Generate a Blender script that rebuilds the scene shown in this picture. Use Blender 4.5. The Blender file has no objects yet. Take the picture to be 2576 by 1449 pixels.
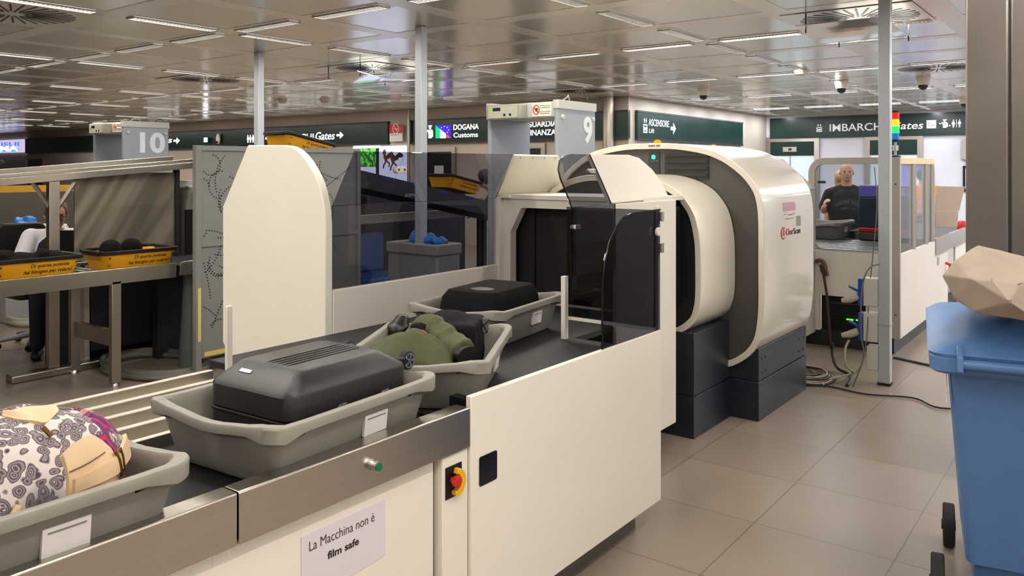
import bpy, bmesh, math, random
from mathutils import Vector, Matrix
random.seed(7)
S = bpy.context.scene
COL = S.collection
# ---------------------------------------------------------------- camera
F_PX, CX, HY, EYE = 2036.0, 1288.0, 420.0, 1.65      # focal length, principal column, horizon row, eye height
YAW = math.radians(37.14)                            # the camera looks this far left of the conveyor direction (+x)
CC, SS = math.cos(YAW), math.sin(YAW)
cam = bpy.data.objects.new('camera', bpy.data.cameras.new('camera'))
COL.objects.link(cam); S.camera = cam
cam.location = (0, 0, EYE)
cam.rotation_euler = (math.pi/2, 0, YAW - math.pi/2)
cam.data.sensor_width = 36; cam.data.lens = 36*F_PX/2576
cam.data.shift_y = -(724.5-HY)/2576
cam.data.clip_end = 200
S.cycles.max_bounces = 8; S.cycles.diffuse_bounces = 4; S.cycles.glossy_bounces = 3; S.cycles.transparent_max_bounces = 16; S.cycles.caustics_reflective = False; S.cycles.caustics_refractive = False
S.view_settings.view_transform = 'Standard'; S.view_settings.look = 'None'
S.view_settings.gamma = 1; S.view_settings.use_curve_mapping = False
S.view_settings.exposure = 0.35
w = bpy.data.worlds.new('world'); S.world = w; w.use_nodes = True
w.node_tree.nodes['Background'].inputs[0].default_value = (0.9, 0.93, 1, 1)
w.node_tree.nodes['Background'].inputs[1].default_value = 0.3
TUBE_W, TUBE_C = 13.0, 15.0        # glow of the tubes seen between the louvres, warm and cool halls
LAMP_W, LAMP_C = 7.0, 10.0        # watts thrown down by each fixture

# points of the photograph on planes of the room
def at_x(px, py, x):
    X = (px-CX)/F_PX; d = x/(CC+SS*X); return Vector((x, d*(SS-CC*X), EYE+(HY-py)/F_PX*d))
def at_y(px, py, y):
    X = (px-CX)/F_PX; d = y/(SS-CC*X); return Vector((d*(CC+SS*X), y, EYE+(HY-py)/F_PX*d))
def at_z(px, py, z):
    d = (z-EYE)*F_PX/(HY-py); X = (px-CX)/F_PX; return Vector((d*(CC+SS*X), d*(SS-CC*X), z))
def at_d(px, py, d):
    X = (px-CX)/F_PX; return Vector((d*(CC+SS*X), d*(SS-CC*X), EYE+(HY-py)/F_PX*d))
def lat(l, d, z): return Vector((CC*d+SS*l, SS*d-CC*l, z))

# ---------------------------------------------------------------- materials
def lin(c):
    return tuple((v/255/12.92 if v/255 <= .04045 else ((v/255+.055)/1.055)**2.4) for v in c)
MATS = {}
def mat(name, rgb, rough=.5, metal=0, bump=0, bscale=60, var=0, vscale=3, spec=None, emit=0, coat=0, stretch=None, aniso=0):
    if name in MATS: return MATS[name]
    m = bpy.data.materials.new(name); m.use_nodes = True; MATS[name] = m
    nt = m.node_tree; b = nt.nodes['Principled BSDF']; L = nt.links.new
    c = lin(rgb)+(1,)
    b.inputs['Base Color'].default_value = c
    b.inputs['Roughness'].default_value = rough; b.inputs['Metallic'].default_value = metal
    if spec is not None: b.inputs['Specular IOR Level'].default_value = spec
    if coat: b.inputs['Coat Weight'].default_value = coat; b.inputs['Coat Roughness'].default_value = .08
    if emit:
        b.inputs['Emission Color'].default_value = c; b.inputs['Emission Strength'].default_value = emit
    if var or bump:
        tc = nt.nodes.new('ShaderNodeTexCoord'); mp = nt.nodes.new('ShaderNodeMapping'); L(tc.outputs['Object'], mp.inputs[0])
        if stretch: mp.inputs['Scale'].default_value = stretch
    if var:
        n = nt.nodes.new('ShaderNodeTexNoise'); n.inputs['Scale'].default_value = vscale; n.inputs['Detail'].default_value = 5
        L(mp.outputs[0], n.inputs['Vector'])
        r = nt.nodes.new('ShaderNodeMapRange'); r.inputs['From Min'].default_value = .3; r.inputs['From Max'].default_value = .7
        r.inputs['To Min'].default_value = 1-var; r.inputs['To Max'].default_value = 1+var
        L(n.outputs['Fac'], r.inputs['Value'])
        mx = nt.nodes.new('ShaderNodeVectorMath'); mx.operation = 'SCALE'; mx.inputs[0].default_value = c[:3]
        L(r.outputs[0], mx.inputs['Scale']); L(mx.outputs[0], b.inputs['Base Color'])
    if bump:
        n2 = nt.nodes.new('ShaderNodeTexNoise'); n2.inputs['Scale'].default_value = bscale; n2.inputs['Detail'].default_value = 3
        L(mp.outputs[0], n2.inputs['Vector'])
        bp = nt.nodes.new('ShaderNodeBump'); bp.inputs['Strength'].default_value = bump; bp.inputs['Distance'].default_value = .01
        L(n2.outputs['Fac'], bp.inputs['Height']); L(bp.outputs[0], b.inputs['Normal'])
    return m
def nodes_of(m): return m.node_tree, m.node_tree.nodes['Principled BSDF'], m.node_tree.links.new
def emit(name, rgb, k):
    if name in MATS: return MATS[name]
    m = bpy.data.materials.new(name); m.use_nodes = True; MATS[name] = m
    nt = m.node_tree; nt.nodes.clear(); o = nt.nodes.new('ShaderNodeOutputMaterial'); e = nt.nodes.new('ShaderNodeEmission')
    e.inputs[0].default_value = lin(rgb)+(1,); e.inputs[1].default_value = k; nt.links.new(e.outputs[0], o.inputs[0]); return m
def glass(name, rgb, gloss=.02, ior=1.45):
    m = bpy.data.materials.new(name); m.use_nodes = True; MATS[name] = m
    nt = m.node_tree; nt.nodes.clear(); N = nt.nodes.new; L = nt.links.new
    o = N('ShaderNodeOutputMaterial'); t = N('ShaderNodeBsdfTransparent'); g = N('ShaderNodeBsdfGlossy'); f = N('ShaderNodeFresnel'); x = N('ShaderNodeMixShader')
    t.inputs[0].default_value = lin(rgb)+(1,); g.inputs['Roughness'].default_value = gloss; f.inputs[0].default_value = ior
    ge = N('ShaderNodeNewGeometry'); iv = N('ShaderNodeMath'); iv.operation = 'SUBTRACT'; iv.inputs[0].default_value = 1; L(ge.outputs['Backfacing'], iv.inputs[1])
    mu = N('ShaderNodeMath'); mu.operation = 'MULTIPLY'; L(f.outputs[0], mu.inputs[0]); L(iv.outputs[0], mu.inputs[1])   # reflect on the entry face only
    L(mu.outputs[0], x.inputs[0]); L(t.outputs[0], x.inputs[1]); L(g.outputs[0], x.inputs[2]); L(x.outputs[0], o.inputs[0]); return m

M_white = mat('white_powder_coat', (238,233,222), .38, var=.015)
M_white2 = mat('white_laminate', (230,224,214), .42, var=.02)
M_steel = mat('brushed_steel', (178,170,160), .3, 1, bump=.12, bscale=8, stretch=(2,2,160), var=.06, vscale=3)
M_steel_h = mat('brushed_steel_lengthwise', (188,182,172), .27, 1, bump=.04, bscale=8, stretch=(1,60,60), var=.05)
M_alu = mat('anodised_aluminium', (198,194,188), .35, .85)
M_post = mat('grey_post_paint', (188,195,203), .38, .25)
M_dark = mat('dark_steel', (52,54,58), .45, .3, var=.1)
M_black = mat('black_plastic', (15,15,17), .45, spec=.35)
M_belt = mat('black_belt', (30,30,32), .52, spec=.4, bump=.15, bscale=220, var=.18, vscale=5)
M_rubber = mat('rubber', (26,24,24), .75)
M_tray = mat('grey_tray_plastic', (140,136,128), .5, bump=.1, bscale=350, var=.07, vscale=12)
M_pearl = mat('pearl_cream_shell', (232,226,212), .24, .1, coat=.5, var=.01)
M_base = mat('slate_blue_steel', (46,52,62), .35, .35, var=.15, vscale=6)
M_green = mat('dark_green_sign_panel', (16,44,40), .25, var=.1)
M_navy = mat('navy_cloth', (24,28,44), .9)
M_chrome = mat('chrome', (206,206,206), .25, 1)
M_yellow = mat('yellow_tray_plastic', (240,170,26), .45, var=.08)
M_orange = mat('orange_tray_plastic', (206,116,24), .45, var=.06)
M_paper = mat('paper_label', (226,222,220), .7, var=.03, vscale=30)
M_ink = mat('black_ink', (24,22,26), .6)
M_inkg = mat('faded_grey_ink', (120,118,120), .7)
M_red = mat('signal_red', (196,36,34), .4)
M_skin = mat('skin', (214,160,134), .55, var=.06, vscale=25)
M_cable = mat('grey_cable', (108,104,96), .55)
M_cablew = mat('pale_cable', (176,170,156), .5)
M_cableb = mat('black_cable', (28,26,26), .55)
M_signtext = mat('white_sign_lettering', (222,226,228), .5, emit=.25)
M_litwhite = emit('lit_white_lettering', (255,255,255), 3.2)
M_wallw = mat('warm_wall_paint', (184,172,160), .6, bump=.03, var=.02)
M_wallc = mat('cool_wall_paint', (218,218,226), .6, bump=.03, var=.02)
M_blue = mat('blue_nitrile', (40,120,200), .45, bump=.4, bscale=40)
M_smoke = glass('smoked_acrylic', (196,196,202))
M_smoke2 = glass('dark_smoked_acrylic', (172,172,180))
M_clear = glass('clear_glass', (222,226,230))
M_bin = mat('blue_bin_plastic', (78,118,172), .42, bump=.12, bscale=160, var=.04, vscale=8)

# ---------------------------------------------------------------- mesh builder
class MB:
    def __init__(s): s.v = []; s.f = []; s.m = []
    def add(s, vs, fs, mi=0):
        o = len(s.v); s.v += [Vector(v) for v in vs]; s.f += [tuple(i+o for i in f) for f in fs]; s.m += [mi]*len(fs); return s
    def box(s, x0, x1, y0, y1, z0, z1, mi=0, M=None):
        vs = [Vector((x, y, z)) for x in (x0, x1) for y in (y0, y1) for z in (z0, z1)]
        if M: vs = [M @ v for v in vs]
        return s.add(vs, [(0,1,3,2),(4,6,7,5),(0,4,5,1),(2,3,7,6),(0,2,6,4),(1,5,7,3)], mi)
    def prism(s, poly, axis, a, b, mi=0):
        """poly: 2D points in the two other axes (x: (y,z); y: (x,z); z: (x,y))"""
        def P(p, t):
            return Vector((t, p[0], p[1])) if axis == 'x' else Vector((p[0], t, p[1])) if axis == 'y' else Vector((p[0], p[1], t))
        n = len(poly)
        return s.add([P(p, a) for p in poly]+[P(p, b) for p in poly],
              [tuple(range(n))[::-1], tuple(range(n, 2*n))]+[(i, (i+1) % n, n+(i+1) % n, n+i) for i in range(n)], mi)
    def ring(s, po, pi_, axis, a, b, mi=0):
        """tube between an outer and an inner outline with the same number of points"""
        def P(p, t):
            return Vector((t, p[0], p[1])) if axis == 'x' else Vector((p[0], t, p[1])) if axis == 'y' else Vector((p[0], p[1], t))
        n = len(po); vs = [P(p, a) for p in po]+[P(p, b) for p in po]+[P(p, a) for p in pi_]+[P(p, b) for p in pi_]; fs = []
        for i in range(n):
            j = (i+1) % n
            fs += [(i, j, n+j, n+i), (2*n+i, 3*n+i, 3*n+j, 2*n+j), (i, 2*n+i, 2*n+j, j), (n+i, n+j, 3*n+j, 3*n+i)]
        return s.add(vs, fs, mi)
    def tube(s, pts, r, n=8, mi=0, cap=True, flat=1.0, up=None):
        pts = [Vector(p) for p in pts]; k = len(pts)
        rs = r if isinstance(r, (list, tuple)) else [r]*k
        prev = None; vs = []; fs = []
        for i, p in enumerate(pts):
            t = (pts[min(i+1, k-1)]-pts[max(i-1, 0)])
            if t.length < 1e-9: t = Vector((0, 0, 1))
            t.normalize()
            if prev is None:
                u = Vector(up) if up else (Vector((0, 0, 1)) if abs(t.z) < .9 else Vector((1, 0, 0)))
                nrm = (u-t*u.dot(t)).normalized()
            else:
                nrm = (prev-t*prev.dot(t)); nrm = nrm.normalized() if nrm.length > 1e-6 else prev
            prev = nrm; bn = t.cross(nrm)
            for j in range(n):
                a = 2*math.pi*j/n; vs.append(p+nrm*math.cos(a)*rs[i]*flat+bn*math.sin(a)*rs[i])
        for i in range(k-1):
            for j in range(n): fs.append((i*n+j, i*n+(j+1) % n, (i+1)*n+(j+1) % n, (i+1)*n+j))
        if cap: fs += [tuple(range(n))[::-1], tuple(range((k-1)*n, k*n))]
        return s.add(vs, fs, mi)
    def cyl(s, c, axis, r, h, n=24, mi=0, r2=None):
        c = Vector(c); d = {'x': Vector((1,0,0)), 'y': Vector((0,1,0)), 'z': Vector((0,0,1))}[axis] if isinstance(axis, str) else Vector(axis).normalized()
        return s.tube([c, c+d*h], [r, r if r2 is None else r2], n, mi)
    def ell(s, c, r, n=14, m=9, mi=0, M=None):
        c = Vector(c); vs = []; fs = []
        for i in range(m+1):
            th = math.pi*i/m
            for j in range(n):
                ph = 2*math.pi*j/n; v = Vector((math.sin(th)*math.cos(ph)*r[0], math.sin(th)*math.sin(ph)*r[1], math.cos(th)*r[2]))
                if M: v = M @ v
                vs.append(c+v)
        for i in range(m):
            for j in range(n): fs.append((i*n+j, (i+1)*n+j, (i+1)*n+(j+1) % n, i*n+(j+1) % n))
        return s.add(vs, fs, mi)
    def cap(s, p, q, r0, r1, n=12, flat=1.0, up=None):
        p = Vector(p); q = Vector(q); s.tube([p, p.lerp(q, .5), q], [r0, (r0+r1)/2, r1], n, flat=flat, up=up); s.ell(p, (r0*.99,)*3, n, 8); s.ell(q, (r1*.99,)*3, n, 8); return s
    def build(s, name, mats, parent=None, smooth=False, bevel=0, world=True, label=None, remesh=0, seg=2, base=True, cat=None, group=None, kind=None, subd=0, disp=None):
        me = bpy.data.meshes.new(name)
        vs = s.v
        ob = bpy.data.objects.new(name, me)
        if parent is not None and world:
            Mi = WORLD.get(parent.name, Matrix.Identity(4)).inverted(); vs = [Mi @ v for v in vs]
            WORLD[ob.name] = WORLD.get(parent.name, Matrix.Identity(4)).copy()
        elif parent is None and base and vs:
            lo = [min(v[i] for v in vs) for i in range(3)]; hi = [max(v[i] for v in vs) for i in range(3)]
            L = Vector(((lo[0]+hi[0])/2, (lo[1]+hi[1])/2, lo[2])); vs = [v-L for v in vs]; ob.location = L
            WORLD[ob.name] = Matrix.Translation(L)
        me.from_pydata([tuple(v) for v in vs], [], s.f)
        for m in (mats if isinstance(mats, (list, tuple)) else [mats]): me.materials.append(m)
        for p, mi in zip(me.polygons, s.m): p.material_index = mi
        bm = bmesh.new(); bm.from_mesh(me); bmesh.ops.recalc_face_normals(bm, faces=bm.faces); bm.to_mesh(me); bm.free()
        COL.objects.link(ob)
        if parent is not None: ob.parent = parent
        if remesh:
            r = ob.modifiers.new('remesh', 'REMESH'); r.mode = 'VOXEL'; r.voxel_size = remesh; r.use_smooth_shade = True
            q = ob.modifiers.new('smooth', 'SMOOTH'); q.factor = .5; q.iterations = 5
        if subd:
            q = ob.modifiers.new('subdivision', 'SUBSURF'); q.levels = subd; q.render_levels = subd
        if disp:
            tx = bpy.data.textures.new(name+'_folds', 'CLOUDS'); tx.noise_scale = disp[1]
            q = ob.modifiers.new('folds', 'DISPLACE'); q.texture = tx; q.strength = disp[0]; q.texture_coords = 'LOCAL'
        if bevel:
            q = ob.modifiers.new('bevel', 'BEVEL'); q.width = bevel; q.segments = seg; q.limit_method = 'ANGLE'; q.angle_limit = math.radians(40)
        if smooth or bevel:
            for p in me.polygons: p.use_smooth = True
            if not remesh and not subd:
                try: me.set_sharp_from_angle(angle=math.radians(35))
                except Exception: pass
        if label: ob['label'] = label
        if cat: ob['category'] = cat
        if group: ob['group'] = group
        if kind: ob['kind'] = kind
        return ob
WORLD = {}
def thing(name, label, cat, loc=(0,0,0), rotz=0, group=None):
    o = bpy.data.objects.new(name, None); COL.objects.link(o); o.empty_display_size = .1
    o.location = loc; o.rotation_euler = (0, 0, rotz); o['label'] = label; o['category'] = cat
    if group: o['group'] = group
    WORLD[o.name] = Matrix.Translation(Vector(loc)) @ Matrix.Rotation(rotz, 4, 'Z'); return o
def struct(name, mb, m, **k): return mb.build(name, m, kind='structure', base=False, **k)
def dup(root, loc, rotz=None, label=None, group=None):
    def cp(o, par):
        c = o.copy(); COL.objects.link(c); c.parent = par
        for ch in list(o.children): cp(ch, c)
        return c
    kids = list(root.children); r = root.copy(); COL.objects.link(r); r.location = loc
    if rotz is not None: r.rotation_euler = (0, 0, rotz)
    for ch in kids: cp(ch, r)
    WORLD[r.name] = Matrix.Translation(Vector(loc)) @ Matrix.Rotation(rotz or 0, 4, 'Z')
    if label: r['label'] = label
    if group: r['group'] = group
    return r
def text(s, name, m, parent, ll, ur, plane, bold=.0, shear=0, depth=.002, label=None, space=1.0):
    """lettering fitted between two corners (lower left, upper right) lying on a vertical plane facing -x or -y"""
    cu = bpy.data.curves.new(name, 'FONT'); cu.body = s; cu.size = 1; cu.offset = bold; cu.shear = shear; cu.extrude = 0; cu.resolution_u = 4
    cu.space_character = space; cu.space_line = .85
    tmp = bpy.data.objects.new('tmp', cu); COL.objects.link(tmp)
    dg = bpy.context.evaluated_depsgraph_get(); me = bpy.data.meshes.new_from_object(tmp.evaluated_get(dg))
    bpy.data.objects.remove(tmp); 
    xs = [v.co.x for v in me.vertices]; ys = [v.co.y for v in me.vertices]
    x0, x1, y0, y1 = min(xs), max(xs), min(ys), max(ys)
    ll = Vector(ll); ur = Vector(ur)
    R = Vector((ur.x-ll.x, ur.y-ll.y, 0)); U = Vector((0, 0, ur.z-ll.z))
    nrm = R.normalized().cross(Vector((0, 0, 1)))   # towards the viewer
    b = MB(); vs = [ll+R*((v.co.x-x0)/(x1-x0))+U*((v.co.y-y0)/(y1-y0)) for v in me.vertices]; n = len(vs)
    fs = [tuple(p.vertices) for p in me.polygons]
    ed = {}
    for f in fs:
        for i in range(len(f)):
            e = (f[i], f[(i+1) % len(f)]); ed[e] = 1
    b.add([v+nrm*depth for v in vs]+vs, fs+[(e[1], e[0], e[0]+n, e[1]+n) for e in ed if (e[1], e[0]) not in ed])
    bpy.data.meshes.remove(me); bpy.data.curves.remove(cu)
    return b.build(name, m, parent, label=label)
def plate(pts, th, n=None):
    """a flat sheet of thickness th from 3D outline points"""
    pts = [Vector(p) for p in pts]; nn = (pts[1]-pts[0]).cross(pts[-1]-pts[0]).normalized() if n is None else Vector(n).normalized()
    k = len(pts); b = MB()
    b.add(pts+[p+nn*th for p in pts], [tuple(range(k)), tuple(range(k, 2*k))[::-1]]+[(i, (i+1) % k, k+(i+1) % k, k+i) for i in range(k)]); return b
def ellipse(c, r, n=24): return [(c[0]+r[0]*math.cos(2*math.pi*i/n), c[1]+r[1]*math.sin(2*math.pi*i/n)) for i in range(n)]
def rrect(x0, x1, y0, y1, r, n=5):
    out = []
    for cx, cy, a0 in ((x1-r, y0+r, -90), (x1-r, y1-r, 0), (x0+r, y1-r, 90), (x0+r, y0+r, 180)):
        for i in range(n+1):
            a = math.radians(a0+90*i/n); out.append((cx+r*math.cos(a), cy+r*math.sin(a)))
    return out
def spline(pts, k=5, closed=False):
    P = [Vector(p) for p in pts]; n = len(P); out = []
    rng = range(n) if closed else range(n-1)
    for i in rng:
        p0 = P[(i-1) % n] if closed or i > 0 else P[i]; p1 = P[i]; p2 = P[(i+1) % n]; p3 = P[(i+2) % n] if closed or i+2 < n else P[i+1]
        for j in range(k):
            t = j/k; out.append(.5*((2*p1)+(p2-p0)*t+(2*p0-5*p1+4*p2-p3)*t*t+(3*p1-p0-3*p2+p3)*t**3))
    if not closed: out.append(P[-1])
    return out
# ================================================================ SETTING
ZC = 2.95
XB, YR, XE = 13.2, 7.3, 20.4        # back wall, recess side wall, end wall
# floor tiles 60 cm
m = mat('floor_tiles', (166,152,138), .32); nt, b, L = nodes_of(m); N = nt.nodes.new
tc = N('ShaderNodeTexCoord'); mp = N('ShaderNodeMapping'); mp.inputs['Location'].default_value = (-.07, -.17, 0); L(tc.outputs['Object'], mp.inputs[0])
br = N('ShaderNodeTexBrick'); br.offset = 0; br.inputs['Scale'].default_value = 1; br.inputs['Brick Width'].default_value = .6; br.inputs['Row Height'].default_value = .6
br.inputs['Mortar Size'].default_value = .0035; br.inputs['Mortar Smooth'].default_value = .3
br.inputs['Color1'].default_value = lin((146,133,120))+(1,); br.inputs['Color2'].default_value = lin((141,128,116))+(1,); br.inputs['Mortar'].default_value = lin((108,98,88))+(1,)
L(mp.outputs[0], br.inputs['Vector'])
no = N('ShaderNodeTexNoise'); no.inputs['Scale'].default_value = 1.3; no.inputs['Detail'].default_value = 6; L(tc.outputs['Object'], no.inputs['Vector'])
mr = N('ShaderNodeMapRange'); mr.inputs['From Min'].default_value = .3; mr.inputs['From Max'].default_value = .7; mr.inputs['To Min'].default_value = .92; mr.inputs['To Max'].default_value = 1.05
L(no.outputs['Fac'], mr.inputs['Value']); vm = N('ShaderNodeVectorMath'); vm.operation = 'SCALE'; L(br.outputs['Color'], vm.inputs[0]); L(mr.outputs[0], vm.inputs['Scale']); L(vm.outputs[0], b.inputs['Base Color'])
mr2 = N('ShaderNodeMapRange'); mr2.inputs['To Min'].default_value = .22; mr2.inputs['To Max'].default_value = .42; L(no.outputs['Fac'], mr2.inputs['Value']); L(mr2.outputs[0], b.inputs['Roughness'])
bp = N('ShaderNodeBump'); bp.inputs['Strength'].default_value = .25; bp.inputs['Distance'].default_value = .002; bp.invert = True; L(br.outputs['Fac'], bp.inputs['Height']); L(bp.outputs[0], b.inputs['Normal'])
X0, Y0, Y1 = -5.0, -5.0, 37.0
struct('floor', MB().box(X0, XE+.2, Y0, Y1, -.1, 0), m)

# ceiling: satin metal tiles between broad plain bands
def satin(name, rgb, r):
    m = mat(name, rgb, r, .35); nt, b, L = nodes_of(m); N = nt.nodes.new
    tc = N('ShaderNodeTexCoord'); n = N('ShaderNodeTexNoise'); n.inputs['Scale'].default_value = 1.1; n.inputs['Detail'].default_value = 2; L(tc.outputs['Object'], n.inputs['Vector'])
    bp = N('ShaderNodeBump'); bp.inputs['Strength'].default_value = .03; bp.inputs['Distance'].default_value = .02; L(n.outputs['Fac'], bp.inputs['Height']); L(bp.outputs[0], b.inputs['Normal']); return m
M_ctile = satin('satin_ceiling_tile', (196,194,187), .19); M_cband = satin('ceiling_band', (212,209,200), .28)
PX_, PY_, OX, OY, BW = 1.12, 1.133, 7.92, 3.47, .10
cb = MB()
nx0, nx1 = math.floor((X0-OX)/PX_), math.ceil((XE+.2-OX)/PX_); ny0, ny1 = math.floor((Y0-OY)/PY_), math.ceil((Y1-OY)/PY_)
for i in range(nx0, nx1):
    for j in range(ny0, ny1):
        a, c = OX+i*PX_, OY+j*PY_
        x0, x1, y0, y1 = a+BW, a+PX_-BW, c+BW, c+PY_-BW
        z = ZC+.0025
        cb.add([(x0,y0,z),(x1,y0,z),(x1,y1,z),(x0,y1,z)], [(0,1,2,3)], 0)
        cb.add([(x0,y0,z),(x1,y0,z),(x1,y1,z),(x0,y1,z),(x0,y0,ZC),(x1,y0,ZC),(x1,y1,ZC),(x0,y1,ZC)], [(0,4,5,1),(1,5,6,2),(2,6,7,3),(3,7,4,0)], 1)
        o = [(a,c,ZC),(a+PX_,c,ZC),(a+PX_,c+PY_,ZC),(a,c+PY_,ZC)]; q = [(x0,y0,ZC),(x1,y0,ZC),(x1,y1,ZC),(x0,y1,ZC)]
        cb.add(o+q, [(0,1,5,4),(1,2,6,5),(2,3,7,6),(3,0,4,7)], 1)
cb.box(X0-.3, XE+.5, Y0-.3, Y1+.3, ZC+.05, ZC+.15, 1)
struct('ceiling', cb, [M_ctile, M_cband])
struct('wall_back', MB().box(XB, XB+.2, YR+.2, Y1, 0, ZC), M_wallw)
struct('wall_recess', MB().box(XB, XE, YR, YR+.2, 0, ZC), M_wallw)
struct('wall_end', MB().box(XE, XE+.2, Y0, YR, 0, ZC), M_wallc)
struct('wall_right', MB().box(X0, XE, Y0-.2, Y0, 0, ZC), M_wallc)
struct('wall_left', MB().box(X0, XB, Y1, Y1+.2, 0, ZC), M_wallw)
struct('wall_near', MB().box(X0-.2, X0, Y0, Y1, 0, ZC), M_wallw)

# doors
def sdoor(n, plane, a, b_, zt, leaf, fr=.1, inner=None):
    f = MB()
    if plane == 'x':   # back wall or end wall
        P, y0, y1 = a[0], a[1], b_
        f.box(P-.05, P+.02, y0, y0+fr, 0, zt).box(P-.05, P+.02, y1-fr, y1, 0, zt).box(P-.05, P+.02, y0+fr, y1-fr, zt-fr, zt)
        d = struct('door_%d' % n, MB().box(P-.02, P-.004, y0+fr, y1-fr, 0, zt-fr), leaf)
    f.build('door_frame', M_steel, d)
    return d
M_ddoor = mat('black_door', (24,24,28), .35)
p0, p1 = at_x(1148, 380, XB).y, at_x(1070, 380, XB).y
d = sdoor(1, 'x', (XB, p0), p1, 2.08, M_ddoor)
MB().box(XB-.026, XB-.021, p0+.35, p0+.62, 1.42, 1.68).build('notice_paper', M_paper, d)
d = sdoor(2, 'x', (XB, at_x(1374, 360, XB).y), at_x(1290, 360, XB).y, 2.12, M_ddoor)
d = sdoor(3, 'x', (XB, at_x(112, 390, XB).y), at_x(66, 390, XB).y, 2.05, M_ddoor)
M_lit = emit('bright_room_beyond', (226,240,236), 1.1)
for n, (xa, xb) in ((4, (2062, 1928)), (5, (2323, 2176))):
    ya, yb = at_x(xa, 350, XE).y, at_x(xb, 350, XE).y
    d = sdoor(n, 'x', (XE, ya), yb, 2.40, mat('pale_glass_door', (196,210,214), .2, emit=.35), .12)
    MB().box(XE-.04, XE-.022, ya+.12, yb-.12, 1.93, 2.28).build('header_panel', M_green, d)
    cy = (ya+yb)/2+.05
    s_ = MB().box(XE-.07, XE-.04, cy-.17, cy+.17, 2.03, 2.15).build('door_sensor', M_alu, d)
    MB().box(XE-.075, XE-.07, cy-.05, cy+.03, 2.06, 2.12).build('sensor_eye', mat('sensor_amber', (60,44,10), .3, emit=.2), s_)
    MB().box(XE-.03, XE-.018, cy-.02, cy+.02, 0, 1.93).build('door_mullion', M_alu, d)

# wayfinding fascias
def fascia(lbl, corners, name='wayfinding_sign'):
    return thing(name, lbl, 'sign', corners)
def icon(parts, name, m, parent, ll, ur, depth=.004):
    """parts: 2D polygons in 0..1 mapped on a vertical rectangle"""
    ll = Vector(ll); ur = Vector(ur); R = Vector((ur.x-ll.x, ur.y-ll.y, 0)); U = Vector((0,0,ur.z-ll.z)); nrm = R.normalized().cross(Vector((0,0,1)))
    b = MB()
    for k, poly in enumerate(parts):
        pts = [ll+R*p[0]+U*p[1] for p in poly]; n = len(pts); dd = depth+.0004*k
        b.add([p+nrm*dd for p in pts]+pts, [tuple(range(n)), tuple(range(n, 2*n))[::-1]]+[(i, (i+1) % n, n+(i+1) % n, n+i) for i in range(n)])
    return b.build(name, m, parent)
ARROW = [[(0,.38),(.5,.38),(.5,.1),(1,.5),(.5,.9),(.5,.62),(0,.62)]]
def person_icon(x0, x1):
    w_ = x1-x0; X = lambda t: x0+w_*t
    return [ellipse((X(.5), .9), (w_*.16, .1), 12), [(X(.2), .76), (X(.8), .76), (X(.95), .4), (X(.75), .4), (X(.7), .55), (X(.7), 0), (X(.54), 0), (X(.54), .36), (X(.46), .36), (X(.46), 0), (X(.3), 0), (X(.3), .55), (X(.25), .4), (X(.05), .4)]]
def lady_icon(x0, x1):
    w_ = x1-x0; X = lambda t: x0+w_*t
    return [ellipse((X(.5), .9), (w_*.16, .1), 12), [(X(.28), .76), (X(.72), .76), (X(.98), .38), (X(.7), .44), (X(.8), .22), (X(.66), .22), (X(.66), 0), (X(.34), 0), (X(.34), .22), (X(.2), .22), (X(.3), .44), (X(.02), .38)]]
LIFT = [[(.28,.68),(.22,.68),(.22,.85),(.1,.85),(.28,1),(.46,.85),(.34,.85),(.34,.68)], [(.72,1),(.66,1),(.66,.83),(.54,.83),(.72,.68),(.9,.83),(.78,.83),(.78,1)],
        [(0,0),(1,0),(1,.1),(0,.1)], [(0,.5),(1,.5),(1,.6),(0,.6)], [(0,.1),(.12,.1),(.12,.5),(0,.5)], [(.88,.1),(1,.1),(1,.5),(.88,.5)], [(.2,.16),(.38,.16),(.38,.4),(.2,.4)], [(.42,.16),(.58,.16),(.58,.4),(.42,.4)], [(.62,.16),(.8,.16),(.8,.4),(.62,.4)]]
OFFICER = [ellipse((.6, .8), (.14, .09), 14), [(.42,.9),(.8,.9),(.84,1),(.4,1)], [(.36,.66),(.86,.66),(.95,.5),(.95,.1),(.8,.1),(.8,0),(.42,0),(.42,.35),(.36,.42)], [(.38,.6),(.12,.42),(0,.58),(.04,.64),(.13,.54),(.36,.66)]]
XS = XB-.08
zb0, zb1 = 2.2, 2.67
# four lengths of the back-wall fascia
def back_sign(px0, px1, lbl, m=M_green):
    y1, y0 = at_x(px0, 350, XS).y, at_x(px1, 350, XS).y
    t = thing('wayfinding_sign', lbl, 'sign', (XS, (y0+y1)/2, zb0))
    MB().box(XS, XB-.001, y0, y1, zb0, zb1).build('sign_panel', m, t)
    MB().box(XS-.012, XB-.001, y0, y1, zb0-.03, zb0).box(XS-.012, XB-.001, y0, y1, zb1, zb1+.03).build('edge_trim', M_dark, t)
    return t
def bt(t, s, x0, y0, x1, y1, m=M_litwhite, bold=.004, shear=0, plane=XS, nm='lettering'):
    return text(s, nm, m, t, at_x(x0, y1, plane), at_x(x1, y0, plane), 'x', bold, shear)
def bi(t, parts, x0, y0, x1, y1, m=M_litwhite, plane=XS, nm='pictogram'):
    return icon(parts, nm, m, t, at_x(x0, y1, plane), at_x(x1, y0, plane))
t = back_sign(63, 300, 'plain dark green sign band on back wall left of lane 10 gate')
t = back_sign(300, 975, 'long dark green gates sign band with lit arrows behind lane 10 gate')
bt(t, 'Gates', 372, 345, 433, 361, shear=.2); bi(t, ARROW, 437, 344, 452, 364)
bi(t, person_icon(0,.3)+lady_icon(.33,.63)+person_icon(.68,.98), 621, 339, 640, 359); bi(t, ARROW, 668, 338, 686, 358)
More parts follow.
